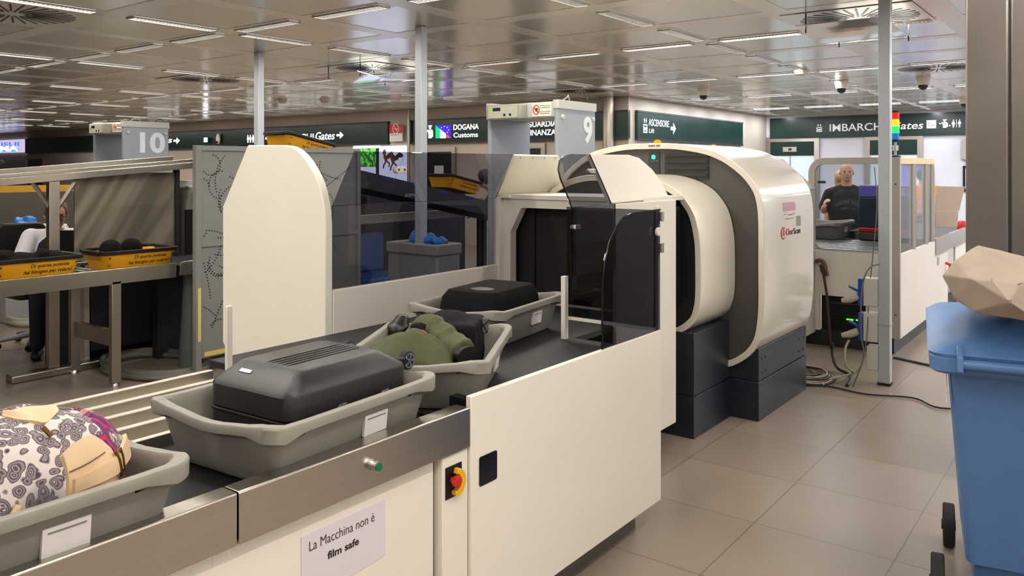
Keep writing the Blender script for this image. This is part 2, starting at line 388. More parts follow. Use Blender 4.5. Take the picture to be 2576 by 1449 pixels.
bt(t, 'IMBARCHI', 700, 336, 789, 356); bt(t, 'Gates', 794, 331, 842, 352, shear=.2); bi(t, ARROW, 847, 329, 864, 351)
t = back_sign(1027, 1580, 'dark green sign with lit DOGANA Customs and GUARDIA FINANZA lettering')
bi(t, OFFICER, 1070, 315, 1090, 348)
EUM, GRM, WHM, RDM = emit('flag_blue', (60,40,210), 1.6), emit('flag_green', (20,190,110), 1.4), emit('flag_white', (250,250,250), 2.2), emit('flag_red', (235,70,50), 1.5)
fl = bi(t, [[(0,0),(1,0),(1,1),(0,1)]], 1096, 314, 1134, 348, EUM, nm='flag_emblem')
icon([[(0,0),(.3,0),(.3,.7),(0,1)]], 'flag_green_stripe', GRM, fl, at_x(1096,348,XS-.006), at_x(1134,314,XS-.006))
icon([[(.3,0),(.68,0),(.68,.32),(.3,.7)]], 'flag_white_stripe', WHM, fl, at_x(1096,348,XS-.006), at_x(1134,314,XS-.006))
icon([[(.68,0),(1,0),(.68,.32)]], 'flag_red_stripe', RDM, fl, at_x(1096,348,XS-.006), at_x(1134,314,XS-.006))
icon([ellipse((.58+.27*math.cos(a*.785), .62+.27*math.sin(a*.785)), (.035,.035), 5) for a in (-1,0,1,2,3,4)], 'flag_stars', emit('flag_yellow',(240,230,190),1.5), fl, at_x(1096,348,XS-.006), at_x(1134,314,XS-.006))
bt(t, 'DOGANA', 1141, 311, 1204, 327); bt(t, 'Customs', 1141, 332, 1202, 346)
bt(t, 'GUARDIA', 1327, 303, 1401, 320); bt(t, 'FINANZA', 1327, 325, 1398, 341)
# no-smoking notice hanging at the joint
q0, q1 = at_x(980, 356, XS-.03), at_x(1012, 312, XS-.03)
t = thing('no_smoking_sign', 'small red and white no smoking notice on the green sign band', 'sign', (XS-.03, (q0.y+q1.y)/2, q0.z))
MB().box(XS-.03, XS-.001, q1.y, q0.y, q0.z, q1.z).build('notice_board', M_paper, t)
zm = q0.z+(q1.z-q0.z)*.48
MB().box(XS-.034, XS-.03, q1.y, q0.y, zm, q1.z).build('red_field', M_red, t)
cy, cz = (q0.y+q1.y)/2, (zm+q1.z)/2
b = MB(); b.ring(ellipse((cy, cz), (.1, .12), 24), ellipse((cy, cz), (.083, .1), 24), 'x', XS-.037, XS-.034); b.box(XS-.037, XS-.034, cy-.07, cy+.07, cz-.008, cz+.008, M=Matrix.Translation((0,cy,cz)) @ Matrix.Rotation(.9,4,'X') @ Matrix.Translation((0,-cy,-cz))); b.box(XS-.037, XS-.034, cy-.06, cy+.05, cz-.012, cz+.006)
b.build('no_smoking_symbol', M_paper, t)
text('VIETATO FUMARE\nNo smoking', 'notice_text', M_ink, t, (XS-.03, q0.y-.02, q0.z+.13), (XS-.03, q1.y+.02, zm-.02), 'x')
# joint post of the fascia
MB().cyl((XS-.06, at_x(1028, 350, XS-.06).y, 0), 'z', .035, ZC, 16).build('slim_steel_post', M_steel, smooth=True, label='slim round steel post in front of back wall sign joint', cat='post')
MB().cyl((XB-.14, YR+.34, 0), 'z', .11, ZC, 28).build('round_column', M_steel, smooth=True, label='round grey steel column at the corner left of the lift sign', cat='column')
p = at_x(520, 352, XS-.05); t = thing('lit_lamp', 'small glaring white lamp on the green sign band right of gate 10', 'lamp', (p.x, p.y, p.z-.06))
MB().box(p.x-.03, p.x+.05, p.y-.09, p.y+.09, p.z-.07, p.z+.07).build('lamp_housing', M_dark, t); MB().box(p.x-.034, p.x-.0305, p.y-.08, p.y+.08, p.z-.06, p.z+.06).build('lamp_glass', emit('glaring_white', (235,240,255), 30), t)
q = at_x(549, 351, XS-.06); t = thing('wall_camera', 'pale rounded camera beside the glaring lamp on the sign band', 'security camera', (q.x, q.y, q.z-.15))
MB().ell((q.x, q.y, q.z+.02), (.05,.085,.15)).build('camera_body', M_white2, t, smooth=True); MB().ell((q.x-.045, q.y-.01, q.z-.07), (.03,.03,.03), 10, 8).build('camera_lens', M_black, t, smooth=True)
# far left lit shop sign
t = thing('shop_sign', 'bright blue and white lit shop sign at far left of back wall', 'sign', (XS, at_x(30,380,XS).y, 2.2))
y1, y0 = at_x(-60, 370, XS).y, at_x(63, 370, XS).y
MB().box(XS, XB-.001, y0, y1, zb0, zb1+.02).build('sign_box', emit('lit_sign_box', (215,200,235), .75), t)
ya, yb = at_x(48, 370, XS).y, at_x(-60, 370, XS).y
MB().box(XS-.02, XS, ya, yb, 2.24, 2.33).build('blue_stripe', emit('cyan_light', (30,140,235), 1.6), t)
text('PER USUI', 'sign_lettering', emit('blue_light', (40,90,240), 1.8), t, (XS-.001, yb, 2.44), (XS-.001, ya, 2.6), 'x', .02)
text('PUMMA', 'sign_lettering', M_litwhite, t, (XS-.021, yb, 2.25), (XS-.021, ya, 2.46), 'x', .03)
# lit advert posters seen above and through the glass screen
def poster(px0, px1, py0, py1, lbl, inner):
    a, b_ = at_x(px0, py1, XB-.05), at_x(px1, py0, XB-.05)
    t = thing('advert_lightbox', lbl, 'advert', (XB-.05, (a.y+b_.y)/2, a.z))
    MB().box(XB-.05, XB-.001, b_.y, a.y, a.z, b_.z).build('lit_panel', emit('lightbox_white', (226,230,255), 1.15), t); inner(t, a, b_); return t
M_leaf = mat('leaf_print', (60,150,50), .4, emit=.8); nt, b, L = nodes_of(M_leaf); n = nt.nodes.new('ShaderNodeTexWave'); n.inputs['Scale'].default_value = 5; n.inputs['Distortion'].default_value = 14; n.inputs['Detail'].default_value = 3
tc = nt.nodes.new('ShaderNodeTexCoord'); L(tc.outputs['Object'], n.inputs['Vector']); cr = nt.nodes.new('ShaderNodeValToRGB'); cr.color_ramp.elements[0].color = lin((20,80,20))+(1,); cr.color_ramp.elements[1].color = lin((110,220,90))+(1,)
L(n.outputs['Fac'], cr.inputs[0]); L(cr.outputs[0], b.inputs['Base Color']); L(cr.outputs[0], b.inputs['Emission Color'])
def leafy(t, a, b_): 
    c0, c1 = at_x(893, 420, XB-.052), at_x(946, 373, XB-.052)
    MB().box(XB-.056, XB-.0505, c1.y, c0.y, c0.z, c1.z).build('leaf_picture', M_leaf, t)
    MB().box(XB-.058, XB-.0505, c1.y-.1, c1.y, c0.z-.3, c1.z).build('dark_frame_strip', M_dark, t)
poster(888, 953, 366, 620, 'lit advert panel with green leaves picture', leafy)
def runners(t, a, b_):
    b = MB()
    def lim(pts, r): b.tube([at_x(x, y, XB-.056) for x, y in pts], r, 6)
    for dx, dy in ((0,0),(18,5)):
        b.ell(at_x(967+dx, 384+dy, XB-.056), (.008,.055,.075)); lim([(967+dx,391+dy),(972+dx,404+dy)], .05); lim([(972+dx,404+dy),(966+dx,414+dy),(964+dx,424+dy)], .024)
        lim([(972+dx,404+dy),(980+dx,412+dy),(978+dx,420+dy)], .024); lim([(969+dx,393+dy),(976+dx,398+dy),(984+dx,394+dy)], .02)
    b.v = [Vector((min(v.x, XB-.052), v.y, v.z)) if v.x > XB-.052 else Vector((max(v.x, XB-.062), v.y, v.z)) for v in b.v]
    b.build('runner_figures', mat('print_skin', (130,80,70), .5), t)
    c = MB()
    for i in range(9): c.ell(at_x(977+i*4, 394-5*math.sin(i*1.1), XB-.0515), (.003, .07, .05))
    c.build('tree_print', mat('print_tree', (50,46,30), .6), t)
poster(953, 1023, 366, 620, 'lit white advert panel picturing two people running', runners)
# lift sign on the recess wall
YS = YR-.06
x0, x1 = at_y(1604, 300, YS).x, at_y(1869, 300, YS).x
t = thing('wayfinding_sign', 'dark green ASCENSORE Lift sign above the white scanner', 'sign', ((x0+x1)/2, YS, 2.18))
MB().box(x0, x1, YS, YR-.001, 2.18, 2.68).build('sign_panel', M_green, t)
MB().box(x0, x1, YS-.012, YR-.001, 2.15, 2.18).box(x0, x1, YS-.012, YR-.001, 2.68, 2.71).build('edge_trim', M_dark, t)
def yt(s, x0, y0, x1, y1, m=M_signtext, bold=.002, shear=0): return text(s, 'lettering', m, t, at_y(x0, y1, YS), at_y(x1, y0, YS), 'y', bold, shear)
yt('ASCENSORE', 1632, 304, 1683, 316); yt('Lift', 1632, 324, 1646, 334, shear=.2)
icon(LIFT, 'pictogram', M_signtext, t, at_y(1618, 334, YS), at_y(1628, 298, YS)); icon(ARROW, 'pictogram', M_signtext, t, at_y(1687, 341, YS), at_y(1700, 306, YS))
# gates sign on the end wall
XS2 = XE-.06
t = thing('wayfinding_sign', 'large dark green IMBARCHI Gates sign on the bright end wall', 'sign', (XS2, 4.5, 2.37))
y1, y0 = at_x(1937, 300, XS2).y, 1.0
MB().box(XS2, XE-.001, y0, y1, 2.36, 2.88).build('sign_panel', M_green, t)
def et(s, x0, y0, x1, y1, bold=.012, shear=0): return text(s, 'lettering', M_signtext, t, at_x(x0, y1, XS2), at_x(x1, y0, XS2), 'x', bold, shear)
et('IMBARCHI', 2087, 308, 2226, 331, .01); et('Gates', 2242, 305, 2323, 326, .01, .2)
icon(LIFT, 'pictogram', M_signtext, t, at_x(2054, 332, XS2), at_x(2068, 312, XS2))
v_ = icon([[(0,0),(1,0),(1,1),(0,1)]], 'vat_refund_panel', M_signtext, t, at_x(2331, 323, XS2), at_x(2355, 302, XS2))
text('VAT\nREFUND', 'vat_refund_text', M_green, v_, at_x(2333, 318, XS2-.006), at_x(2353, 306, XS2-.006), 'x', .01)
icon(OFFICER, 'pictogram', M_signtext, t, at_x(2362, 322, XS2), at_x(2386, 300, XS2)); icon([ellipse((.5,.5),(.5,.5),12)], 'pictogram', M_signtext, t, at_x(2387, 318, XS2), at_x(2391, 314, XS2))
icon(lady_icon(0,.42)+[[(.48,0),(.53,0),(.53,1),(.48,1)]]+person_icon(.6,1), 'pictogram', M_signtext, t, at_x(2393, 321, XS2), at_x(2419, 300, XS2))
# wall screens on the end wall
a, b_ = at_x(2268, 480, XE-.08), at_x(2342, 412, XE-.08)
t = thing('wall_poster', 'purple lit information poster with white sheet on the end wall', 'poster', (XE-.08, (a.y+b_.y)/2, a.z))
MB().box(XE-.08, XE-.001, b_.y, a.y, a.z, b_.z).build('poster_panel', mat('violet_panel', (104,104,190), .5, emit=.5), t)
a, b_ = at_x(2288, 466, XE-.085), at_x(2333, 431, XE-.085)
MB().box(XE-.085, XE-.0805, b_.y, a.y, a.z, b_.z).build('white_sheet', mat('lit_sheet', (220,232,250), .5, emit=.5), t)
a, b_ = at_x(2422, 482, XE-.05), at_x(2434, 417, XE-.05)
t = thing('wall_screen', 'narrow dark framed screen on end wall beside the column', 'screen', (XE-.05, (a.y+b_.y)/2, a.z))
MB().box(XE-.05, XE-.001, b_.y-.4, a.y, a.z, b_.z).build('screen_frame', M_black, t)
MB().box(XE-.054, XE-.0505, b_.y-.36, a.y-.05, a.z+.06, b_.z-.06).build('screen_face', mat('screen_face', (190,196,225), .3, emit=.4), t)

# ---------------------------------------------------------------- ceiling lights
def make_light(tube):
    t = thing('ceiling_light', 'slim louvred ceiling light', 'ceiling light', (0, 0, 0))
    L2, W2 = .41, .066
    MB().ring([(-L2,-W2),(L2,-W2),(L2,W2),(-L2,W2)], [(-L2+.012,-W2+.012),(L2-.012,-W2+.012),(L2-.012,W2-.012),(-L2+.012,W2-.012)], 'z', -.014, -.001).build('light_frame', M_alu, t, world=False)
    b = MB()
    for i in range(23):
        x = -L2+.03+i*(2*L2-.06)/22; b.prism([(x-.004,-.003),(x+.004,-.003),(x+.001,-.013),(x-.001,-.013)], 'y', -W2+.012, W2-.012)
    b.box(-L2+.012, L2-.012, -.002, .002, -.012, -.003)
    b.build('louvre', mat('louvre_aluminium', (196,196,196), .22, .9), t, world=False)
    MB().box(-L2+.014, L2-.014, -W2+.014, W2-.014, -.0028, -.0012).build('tube_panel', tube, t, world=False)
    ld = bpy.data.lights.new('fixture_light', 'AREA'); ld.shape = 'RECTANGLE'; ld.size = .76; ld.size_y = .1; ld.spread = math.pi
    cool = tube.name.startswith('cool'); ld.energy = LAMP_C if cool else LAMP_W; ld.color = (.93,.96,1) if cool else (1,.935,.835)
    lo = bpy.data.objects.new('fixture_light', ld); COL.objects.link(lo); lo.parent = t; lo.location = (0, 0, -.016)
    return t
E_W = emit('warm_fluorescent', (255,247,233), TUBE_W); E_C = emit('cool_fluorescent', (246,248,255), TUBE_C)
protoW, protoC = make_light(E_W), make_light(E_C)
usedW = usedC = False
ORD = ['nearest','second','third','fourth','fifth','sixth','seventh','eighth','ninth','tenth','eleventh','twelfth','thirteenth','fourteenth','fifteenth','sixteenth','seventeenth','eighteenth','nineteenth','twentieth']
def inside(x, y): return X0+.5 < x < (XE-.4 if y < YR-.2 else XB-.4) and Y0+.5 < y < 29
def vis(x, y):
    d = x*CC+y*SS; l = x*SS-y*CC
    if d < .5: return False
    px = CX+F_PX*l/d; py = HY-F_PX*(ZC-EYE)/d
    return -40 < px < 2440 and py > -20
ROWN = {-2: 'row right of the scanner', -1: 'row over the open floor', 0: 'row above the white scanner', 1: 'row above the lane 9 gate', 2: 'row between the two gates', 3: 'row above the lane 10 gate'}
def put(x, y, rot, lbl, grp):
    global usedW, usedC
    cool = x > 9.5 and y < 5.5 or x > XB
    if cool:
        r = protoC if not usedC else dup(protoC, (x,y,ZC), rot)
        if not usedC: r.location = (x,y,ZC); r.rotation_euler = (0,0,rot); usedC = True
    else:
        r = protoW if not usedW else dup(protoW, (x,y,ZC), rot)
        if not usedW: r.location = (x,y,ZC); r.rotation_euler = (0,0,rot); usedW = True
    r['label'] = lbl; r['group'] = grp
for k in range(-2, 8):                     # rows of lights lying along the conveyor direction
    y = 3.47+3.4*k; c = 0
    for i in range(-11, 12):
        x = OX+PX_*(i+.5)
        if not inside(x, y) or (y > 16 and x < 5): continue
        if vis(x, y):
            nm = {0: 'over the white scanner', 1: 'over the lane 9 gate', 2: 'over the lane 10 gate', -1: 'over the right-hand floor'}.get(k, 'number %s beyond the lane 10 gate' % ORD[max(0,k-2)])
            put(x, y, 0, 'louvred ceiling light, %s in the lengthwise row %s' % (ORD[min(c,19)], nm), 'louvred ceiling lights'); c += 1
        elif x > -3.5 and y < 8: put(x, y, 0, 'louvred ceiling light over the viewer, outside the picture', 'louvred ceiling lights outside the picture')
for k in range(-3, 4):                     # rows lying across
    x = OX+3.34*k; c = 0
    for j in range(-7, 21):
        y = OY+PY_*(j+.5)
        if not inside(x, y): continue
        if vis(x, y):
            put(x, y, math.pi/2, 'louvred ceiling light, %s in the %s crosswise row' % (ORD[min(c,19)], ORD[k+3]), 'louvred ceiling lights'); c += 1
        elif y < 8 and x > -3.5: put(x, y, math.pi/2, 'louvred ceiling light over the viewer, outside the picture', 'louvred ceiling lights outside the picture')

# radial air diffusers, some with a hanging deflector
def diffuser(x, y, lbl, plate_=False, r=.52):
    t = thing('air_diffuser', lbl, 'air vent', (x, y, ZC), 0, 'radial ceiling air diffusers')
    MB().box(x-r, x+r, y-r, y+r, ZC-.006, ZC-.001).build('vent_plate', M_cband, t)
    b = MB()
    for i in range(32):
        a = 2*math.pi*i/32; M = Matrix.Translation((x, y, 0)) @ Matrix.Rotation(a, 4, 'Z'); b.box(.10 if i % 2 else .16, r*.92, -.008, .008, ZC-.009, ZC-.0065, M=M)
    b.build('vent_slots', M_black, t)
    if plate_:
        for sx in (-1,1):
            for sy in (-1,1): MB().cyl((x+sx*.5, y+sy*.3, ZC-.17), 'z', .006, .165, 6).build('hanger_rod', M_dark, t)
        pr = [(x-.6+1.2*i/12, ZC-.17+.05*((i-6)/6)**2) for i in range(13)]
        MB().prism(pr+[(p[0], p[1]+.008) for p in pr[::-1]], 'y', y-.36, y+.36).build('deflector_plate', mat('polished_deflector', (212,212,212), .12, .6), t)
diffuser(7.45, 1.85, 'round slotted ceiling vent with hanging plate above the right-hand post', True)
diffuser(2.9, 7.5, 'round slotted ceiling vent in the upper left corner')
diffuser(6.85, 10.9, 'dark slotted ceiling vent left of the leftmost tall post')
diffuser(7.4, 7.9, 'ceiling vent with a shiny hanging plate between the two posts', True)
diffuser(11.8, 1.95, 'slotted ceiling vent in front of the steel column')
diffuser(11.7, 7.4, 'distant dark ceiling vent above the lane 9 gate')
# dome cameras and smoke detectors
def dome(px, py, lbl):
    p = at_z(px, py, ZC); t = thing('dome_camera', lbl, 'security camera', (p.x, p.y, ZC-.2), 0, 'dome cameras')
    MB().tube([(p.x,p.y,ZC-.12),(p.x,p.y,ZC-.001)], [.085,.1], 20).build('camera_housing', M_white2, t, smooth=True)
    MB().ell((p.x,p.y,ZC-.12), (.07,.07,.075)).build('camera_dome', mat('dark_dome', (40,34,34), .1), t, smooth=True)
dome(1770, 222, 'black dome camera on ceiling above the lift sign'); dome(2117, 203, 'black dome camera left of the tall right-hand post'); dome(2322, 193, 'black dome camera right of the tall right-hand post'); dome(2427, 245, 'black dome camera hard against the steel column')
def smoke(px, py, lbl):
    p = at_z(px, py, ZC); t = thing('smoke_detector', lbl, 'smoke detector', (p.x, p.y, ZC-.08), 0, 'smoke detectors')
    MB().tube([(p.x,p.y,ZC-.075),(p.x,p.y,ZC-.06),(p.x,p.y,ZC-.03)], [.05,.075,.085], 20).build('detector_head', mat('aged_white_plastic', (206,192,160), .5), t, smooth=True)
    MB().cyl((p.x,p.y,ZC-.03), 'z', .1, .029, 20).build('detector_base', M_white2, t, smooth=True)
smoke(2013, 176, 'beige smoke detector at the end of a light row above the scanner'); smoke(710, 250, 'left of two smoke detectors right of the leftmost post'); smoke(817, 250, 'right of two smoke detectors right of the leftmost post')

# tall slim square posts
def sq_post(x, y, lbl, a=.081):
    t = thing('square_post', lbl, 'post', (x, y, 0), 0, 'tall square posts')
    MB().box(x-a/2, x+a/2, y-a/2, y+a/2, 0, ZC).build('post_shaft', M_post, t, bevel=.004)
    MB().box(x-a/2-.004, x+a/2+.004, y-a/2-.004, y+a/2+.004, 0, .02).build('post_foot', M_rubber, t)
    return t
sq_post(5.6, 7.85, 'leftmost tall grey square post beside the lane 10 gate')
sq_post(5.47, 5.2, 'tall grey square post standing behind the smoked glass screen')
pt = sq_post(6.6, 1.45, 'tall grey square post in front of the scanner exit')
MB().box(6.555, 6.645, 1.405, 1.495, .455, .463).build('cable_tie', M_cablew, pt)
# big steel column on the right
t = thing('steel_column', 'wide brushed steel clad column at the right edge', 'column', (5.2, .1, 0))
M_clad = mat('column_cladding', (128,121,116), .38, .8, bump=.05, bscale=120, var=.06, vscale=4)
MB().box(4.8, 5.6, .47, .665, 0, ZC).build('cladding_panel', M_clad, t, bevel=.012)
MB().box(4.8, 5.6, -.6, .463, 0, ZC).build('cladding_panel', M_clad, t, bevel=.012)
MB().box(4.81, 5.59, .455, .48, 0, ZC).build('joint_strip', M_dark, t)
# ================================================================ NEAR CONVEYOR
t = thing('loading_conveyor', 'stainless edged loading conveyor with white cabinet front in the foreground', 'conveyor', (.6, 2.2, 0))
YN = 1.69
def rail(x0, x1):
    b = MB(); b.prism([(YN, .745), (YN, .868), (YN+.004, .872), (1.75, .872), (1.75, .80), (1.746, .80), (1.746, .866), (YN+.004, .866), (YN+.004, .757), (1.73, .757), (1.73, .745)], 'x', x0, x1)
    return b.build('side_rail', M_steel_h, t, bevel=.0015)
rail(-1.2, 1.1445); r2 = rail(1.1495, 2.006)
p = at_y(938, 1170, YN)
b = MB().tube([(p.x,YN,p.z),(p.x,YN-.006,p.z)], [.016,.016], 20).tube([(p.x,YN-.006,p.z),(p.x,YN-.012,p.z)], [.012,.012], 20).tube([(p.x,YN-.012,p.z),(p.x,YN-.024,p.z)], [.0145,.0155], 20)
k = b.build('push_button', M_chrome, t, smooth=True)
MB().cyl((p.x,YN-.0235,p.z), (0,-1,0), .0125, .003, 20).build('button_cap', mat('green_button', (16,110,78), .3), k, smooth=True)
MB().box(-1.2, 1.1, 1.725, 1.74, .1, .745).build('front_panel', M_white, t, bevel=.002)
MB().box(1.1, 1.87, 1.725, 1.74, .1, .745).build('front_panel', M_white, t, bevel=.002)
e = MB().box(1.885, 2.006, 1.70, 1.74, .1, .738).build('emergency_stop_panel', M_white, t, bevel=.003)
p0, p1 = at_y(1120, 1249, 1.70), at_y(1160, 1170, 1.70)
cx, cz = (p0.x+p1.x)/2, (p0.z+p1.z)/2
g = MB().box(p0.x, p1.x, 1.697, 1.7, cz-.05, cz+.05).build('stop_recess', M_black, e)
arc = [(-.020+.0*a, 0) for a in (0,)]
A_ = [math.radians(-115+205*i/16) for i in range(17)]
MB().prism([(cx+.001+.034*math.cos(a), cz+.034*math.sin(a)*1.25) for a in A_]+[(cx-.006+.018*math.cos(a), cz+.022*math.sin(a)*1.2) for a in A_[::-1]], 'y', 1.676, 1.6965).build('yellow_shroud', mat('safety_yellow', (236,180,22), .4), g, bevel=.002)
MB().tube([(cx-.010,1.6965,cz+.006),(cx-.010,1.684,cz+.006),(cx-.010,1.682,cz+.006),(cx-.010,1.670,cz+.006),(cx-.010,1.667,cz+.006)], [.010,.010,.018,.019,.012], 24).build('red_button', M_red, g, smooth=True)
MB().box(-1.2, 1.98, 1.80, 1.82, 0, .1).build('kick_plate', M_dark, t)
MB().box(-1.2, 2.0, 1.752, 2.30, .775, .805).build('belt', M_belt, t)
MB().box(-1.2, 2.0, 1.745, 2.30, .70, .775).box(-1.15, 1.95, 1.83, 2.25, .02, .70).build('bed_frame', M_dark, t)
b = MB()
for i in range(3): b.cyl((1.35+.22*i, 1.78, .81), 'y', .004, .46, 8)
b.build('belt_lacing', mat('grey_lacing', (96,96,96), .4, .5), t)
# ribbed steel table on the far side
t = thing('ribbed_steel_table', 'ribbed pale steel side table between loading conveyor and the floor', 'table', (.5, 2.63, 0))
b = MB()
for i in range(5):
    y = 2.34+.145*i; b.prism([(y-.016,.795),(y-.013,.838),(y+.013,.838),(y+.016,.795)], 'x', -1.2, 1.86)
b.box(-1.2, 1.86, 2.31, 2.96, .775, .797)
b.build('ribbed_top', mat('pale_steel', (196,190,178), .3, .95), t, bevel=.003)
for x in (-.8, .5, 1.75):
    for y in (2.4, 2.86): MB().box(x-.02, x+.02, y-.02, y+.02, 0, .79).build('leg', M_alu, t)
# white upright behind the suitcase
MB().box(1.972, 2.0, 2.985, 3.0, 0, 1.068).build('guide_post', M_white2, bevel=.002, label='thin white upright post at the end of the ribbed table', cat='post')

# notice taped on the front panel
pa = [at_y(x, y, 1.7245) for x, y in ((757,1449),(757,1352),(968,1256),(968,1395),(945,1410),(880,1449))]
b = MB(); n = len(pa); q = [Vector((v.x, 1.7225, v.z)) for v in pa]
b.add(q+[Vector((v.x, 1.7245, v.z)) for v in pa], [tuple(range(n)), tuple(range(n,2*n))[::-1]]+[(i,(i+1)%n,n+(i+1)%n,n+i) for i in range(n)])
ppr = thing('paper_notice', 'white paper notice reading La Macchina non è film safe taped on the conveyor front', 'notice', (sum(v.x for v in pa)/n, 1.723, min(v.z for v in pa)))
b.build('paper_sheet', mat('notice_paper', (222,214,222), .75, bump=.3, bscale=9), ppr)
def ntext(s, corners, bold):
    # corners: photo pixels of lower-left and upper-right on the notice
    return text(s, 'notice_text', M_ink, ppr, at_y(*corners[0], 1.722), at_y(*corners[1], 1.722), 'y', bold, 0, .0004)
E1 = at_y(778, 1389, 1.722); E2 = at_y(942, 1290, 1.722)
zb_ = at_y(778, 1388, 1.722).z; zt_ = at_y(942, 1288, 1.722).z
text('La Macchina non è', 'notice_text', mat('notice_ink', (58,54,62), .7), ppr, (E1.x, 1.722, zb_), (E2.x, 1.722, zt_), 'y', -.004, 0, .0004)
E1 = at_y(824, 1408, 1.722); E2 = at_y(903, 1352, 1.722)
text('film safe', 'notice_text', M_ink, ppr, (E1.x, 1.722, at_y(824,1408,1.722).z), (E2.x, 1.722, at_y(903,1350,1.722).z), 'y', .022, 0, .0004)

# ================================================================ INFEED UNIT
t = thing('infeed_unit', 'white infeed enclosure with black table, smoked guards and black tunnel mouth', 'machine', (3.2, 2.45, 0))
XP0, XP1, ZP = 2.011, 3.36, .905
b = MB().box(XP0, XP1, YN, YN+.022, .13, ZP)
pn = b.build('side_panel', M_white, t, bevel=.003)
p0, p1 = at_y(1205, 1223, YN), at_y(1249, 1131, YN)
zc0, zc1 = at_y(1227,1214,YN).z, at_y(1227,1141,YN).z
MB().prism(rrect(p0.x, p1.x, zc0, zc1, .008), 'y', YN-.003, YN-.0002).build('dark_window', mat('dark_gloss', (20,22,34), .12), pn)
MB().box(XP0, XP1-.07, 1.785, 1.80, 0, .13).build('kick_plate', mat('kick_grey', (104,96,90), .5), t)
MB().prism([(2.01,1.714),(3.345,1.714),(3.345,2.152),(4.1,2.152),(4.1,3.168),(2.01,3.168)], 'z', .785, .812).build('black_table', M_belt, t)
MB().box(2.03, 2.07, 1.72, 1.80, .812, .885).cyl((2.05,1.745,.885), 'z', .008, .004, 10).build('end_bracket', M_black, t)
# far side wall with smoked screen
MB().box(2.70, 4.06, 3.17, 3.205, .13, 1.03).build('far_wall', M_white2, t, bevel=.003)
TY0, TZ0, TDY, TDZ = 2.14, 1.455, .16, .265
def on_tilt(px, py, far=False):
    y0, s = (3.175, -1) if far else (TY0, 1)
    lo, hi = -.2, 1.6
    for _ in range(40):
        m_ = (lo+hi)/2; p = at_y(px, py, y0+s*TDY*m_)
        if TZ0+TDZ*m_ < p.z: lo = m_
        else: hi = m_
    return at_y(px, py, y0+s*TDY*m_), m_
def tilt_pt(x, tt, far=False): return Vector((x, (3.175-TDY*tt) if far else (TY0+TDY*tt), TZ0+TDZ*tt))
xg0, xg1, xg2 = 2.70, at_y(966, 600, 3.18).x, 4.03
MB().box(xg0, xg1-.002, 3.178, 3.184, 1.03, TZ0).build('smoked_screen', M_smoke, t)
MB().box(xg1+.002, xg2, 3.178, 3.184, 1.03, TZ0).build('smoked_screen', M_smoke, t)
plate([tilt_pt(xg0,0,True)+Vector((0,.006,0)), tilt_pt(xg1-.002,0,True)+Vector((0,.006,0)), tilt_pt(xg1-.002,1.03,True)+Vector((0,.006,0)), tilt_pt(xg0,1.03,True)+Vector((0,.006,0))], .006).build('smoked_top_screen', M_smoke, t)
plate([tilt_pt(xg1+.002,0,True)+Vector((0,.006,0)), tilt_pt(xg2,0,True)+Vector((0,.006,0)), tilt_pt(3.99,1.03,True)+Vector((0,.006,0)), tilt_pt(xg1+.002,1.03,True)+Vector((0,.006,0))], .006).build('smoked_top_screen', M_smoke, t)
# clips
def clip(c, axis='y', s=1, name='glass_clip'):
    c = Vector(c); M = Matrix.Translation(c)
    b = MB().prism([(x*s, z*s) for x, z in rrect(-.045, .045, -.02, .02, .0195)], 'y', -.014, .014); b.v = [M @ v for v in b.v]
    k = b.build(name, M_white2, t, bevel=.003)
    b = MB()
    for dx in (-.024, .024): b.cyl(c+Vector((dx*s,-.0145,0)), (0,-1,0), .007*s, .002, 10)
    b.build('clip_screws', M_dark, k)
q = on_tilt(1006, 427, True)[0]; clip(q, s=.9)
# tunnel hood
wl = MB()
wl.box(4.035, 4.57, 3.155, 3.20, .13, TZ0).build('hood_side', M_white2, t, bevel=.003)
MB().box(3.72, 4.43, 2.13, 2.152, .13, TZ0).build('hood_side', M_white, t, bevel=.003)
MB().box(4.06, 4.57, 2.15, 3.16, 1.45, 1.475).build('hood_roof', M_white2, t)
rp = [on_tilt(x, y)[0] for x, y in ((1536,511),(1512,455),(1482,388),(1581,389),(1608,397),(1641,426),(1665,458),(1683,496))]
plate(rp, .02).build('hood_wing', M_white, t, bevel=.003)
xe = 4.74
lp = [tilt_pt(4.02,0,True), tilt_pt(4.015,1,True), tilt_pt(4.5,1,True), tilt_pt(4.60,.8,True), tilt_pt(xe-.02,.4,True), tilt_pt(xe,0,True)]
lw = plate(lp, .02).build('hood_wing', mat('sage_white', (206,204,188), .4), t, bevel=.003)
b = MB()
for i in range(5): b.ell(tilt_pt(4.08+.13*i, .95, True)+Vector((0,-.004,0)), (.006,.006,.006), 8, 5); b.ell(tilt_pt(4.08+.13*i, .04, True)+Vector((0,-.006,0)), (.006,.006,.006), 8, 5)
b.build('rivets', M_alu, lw)
MB().box(4.035, xe-.1, 3.08, 3.156, 1.455, 1.47).build('hood_flange', M_white2, t)
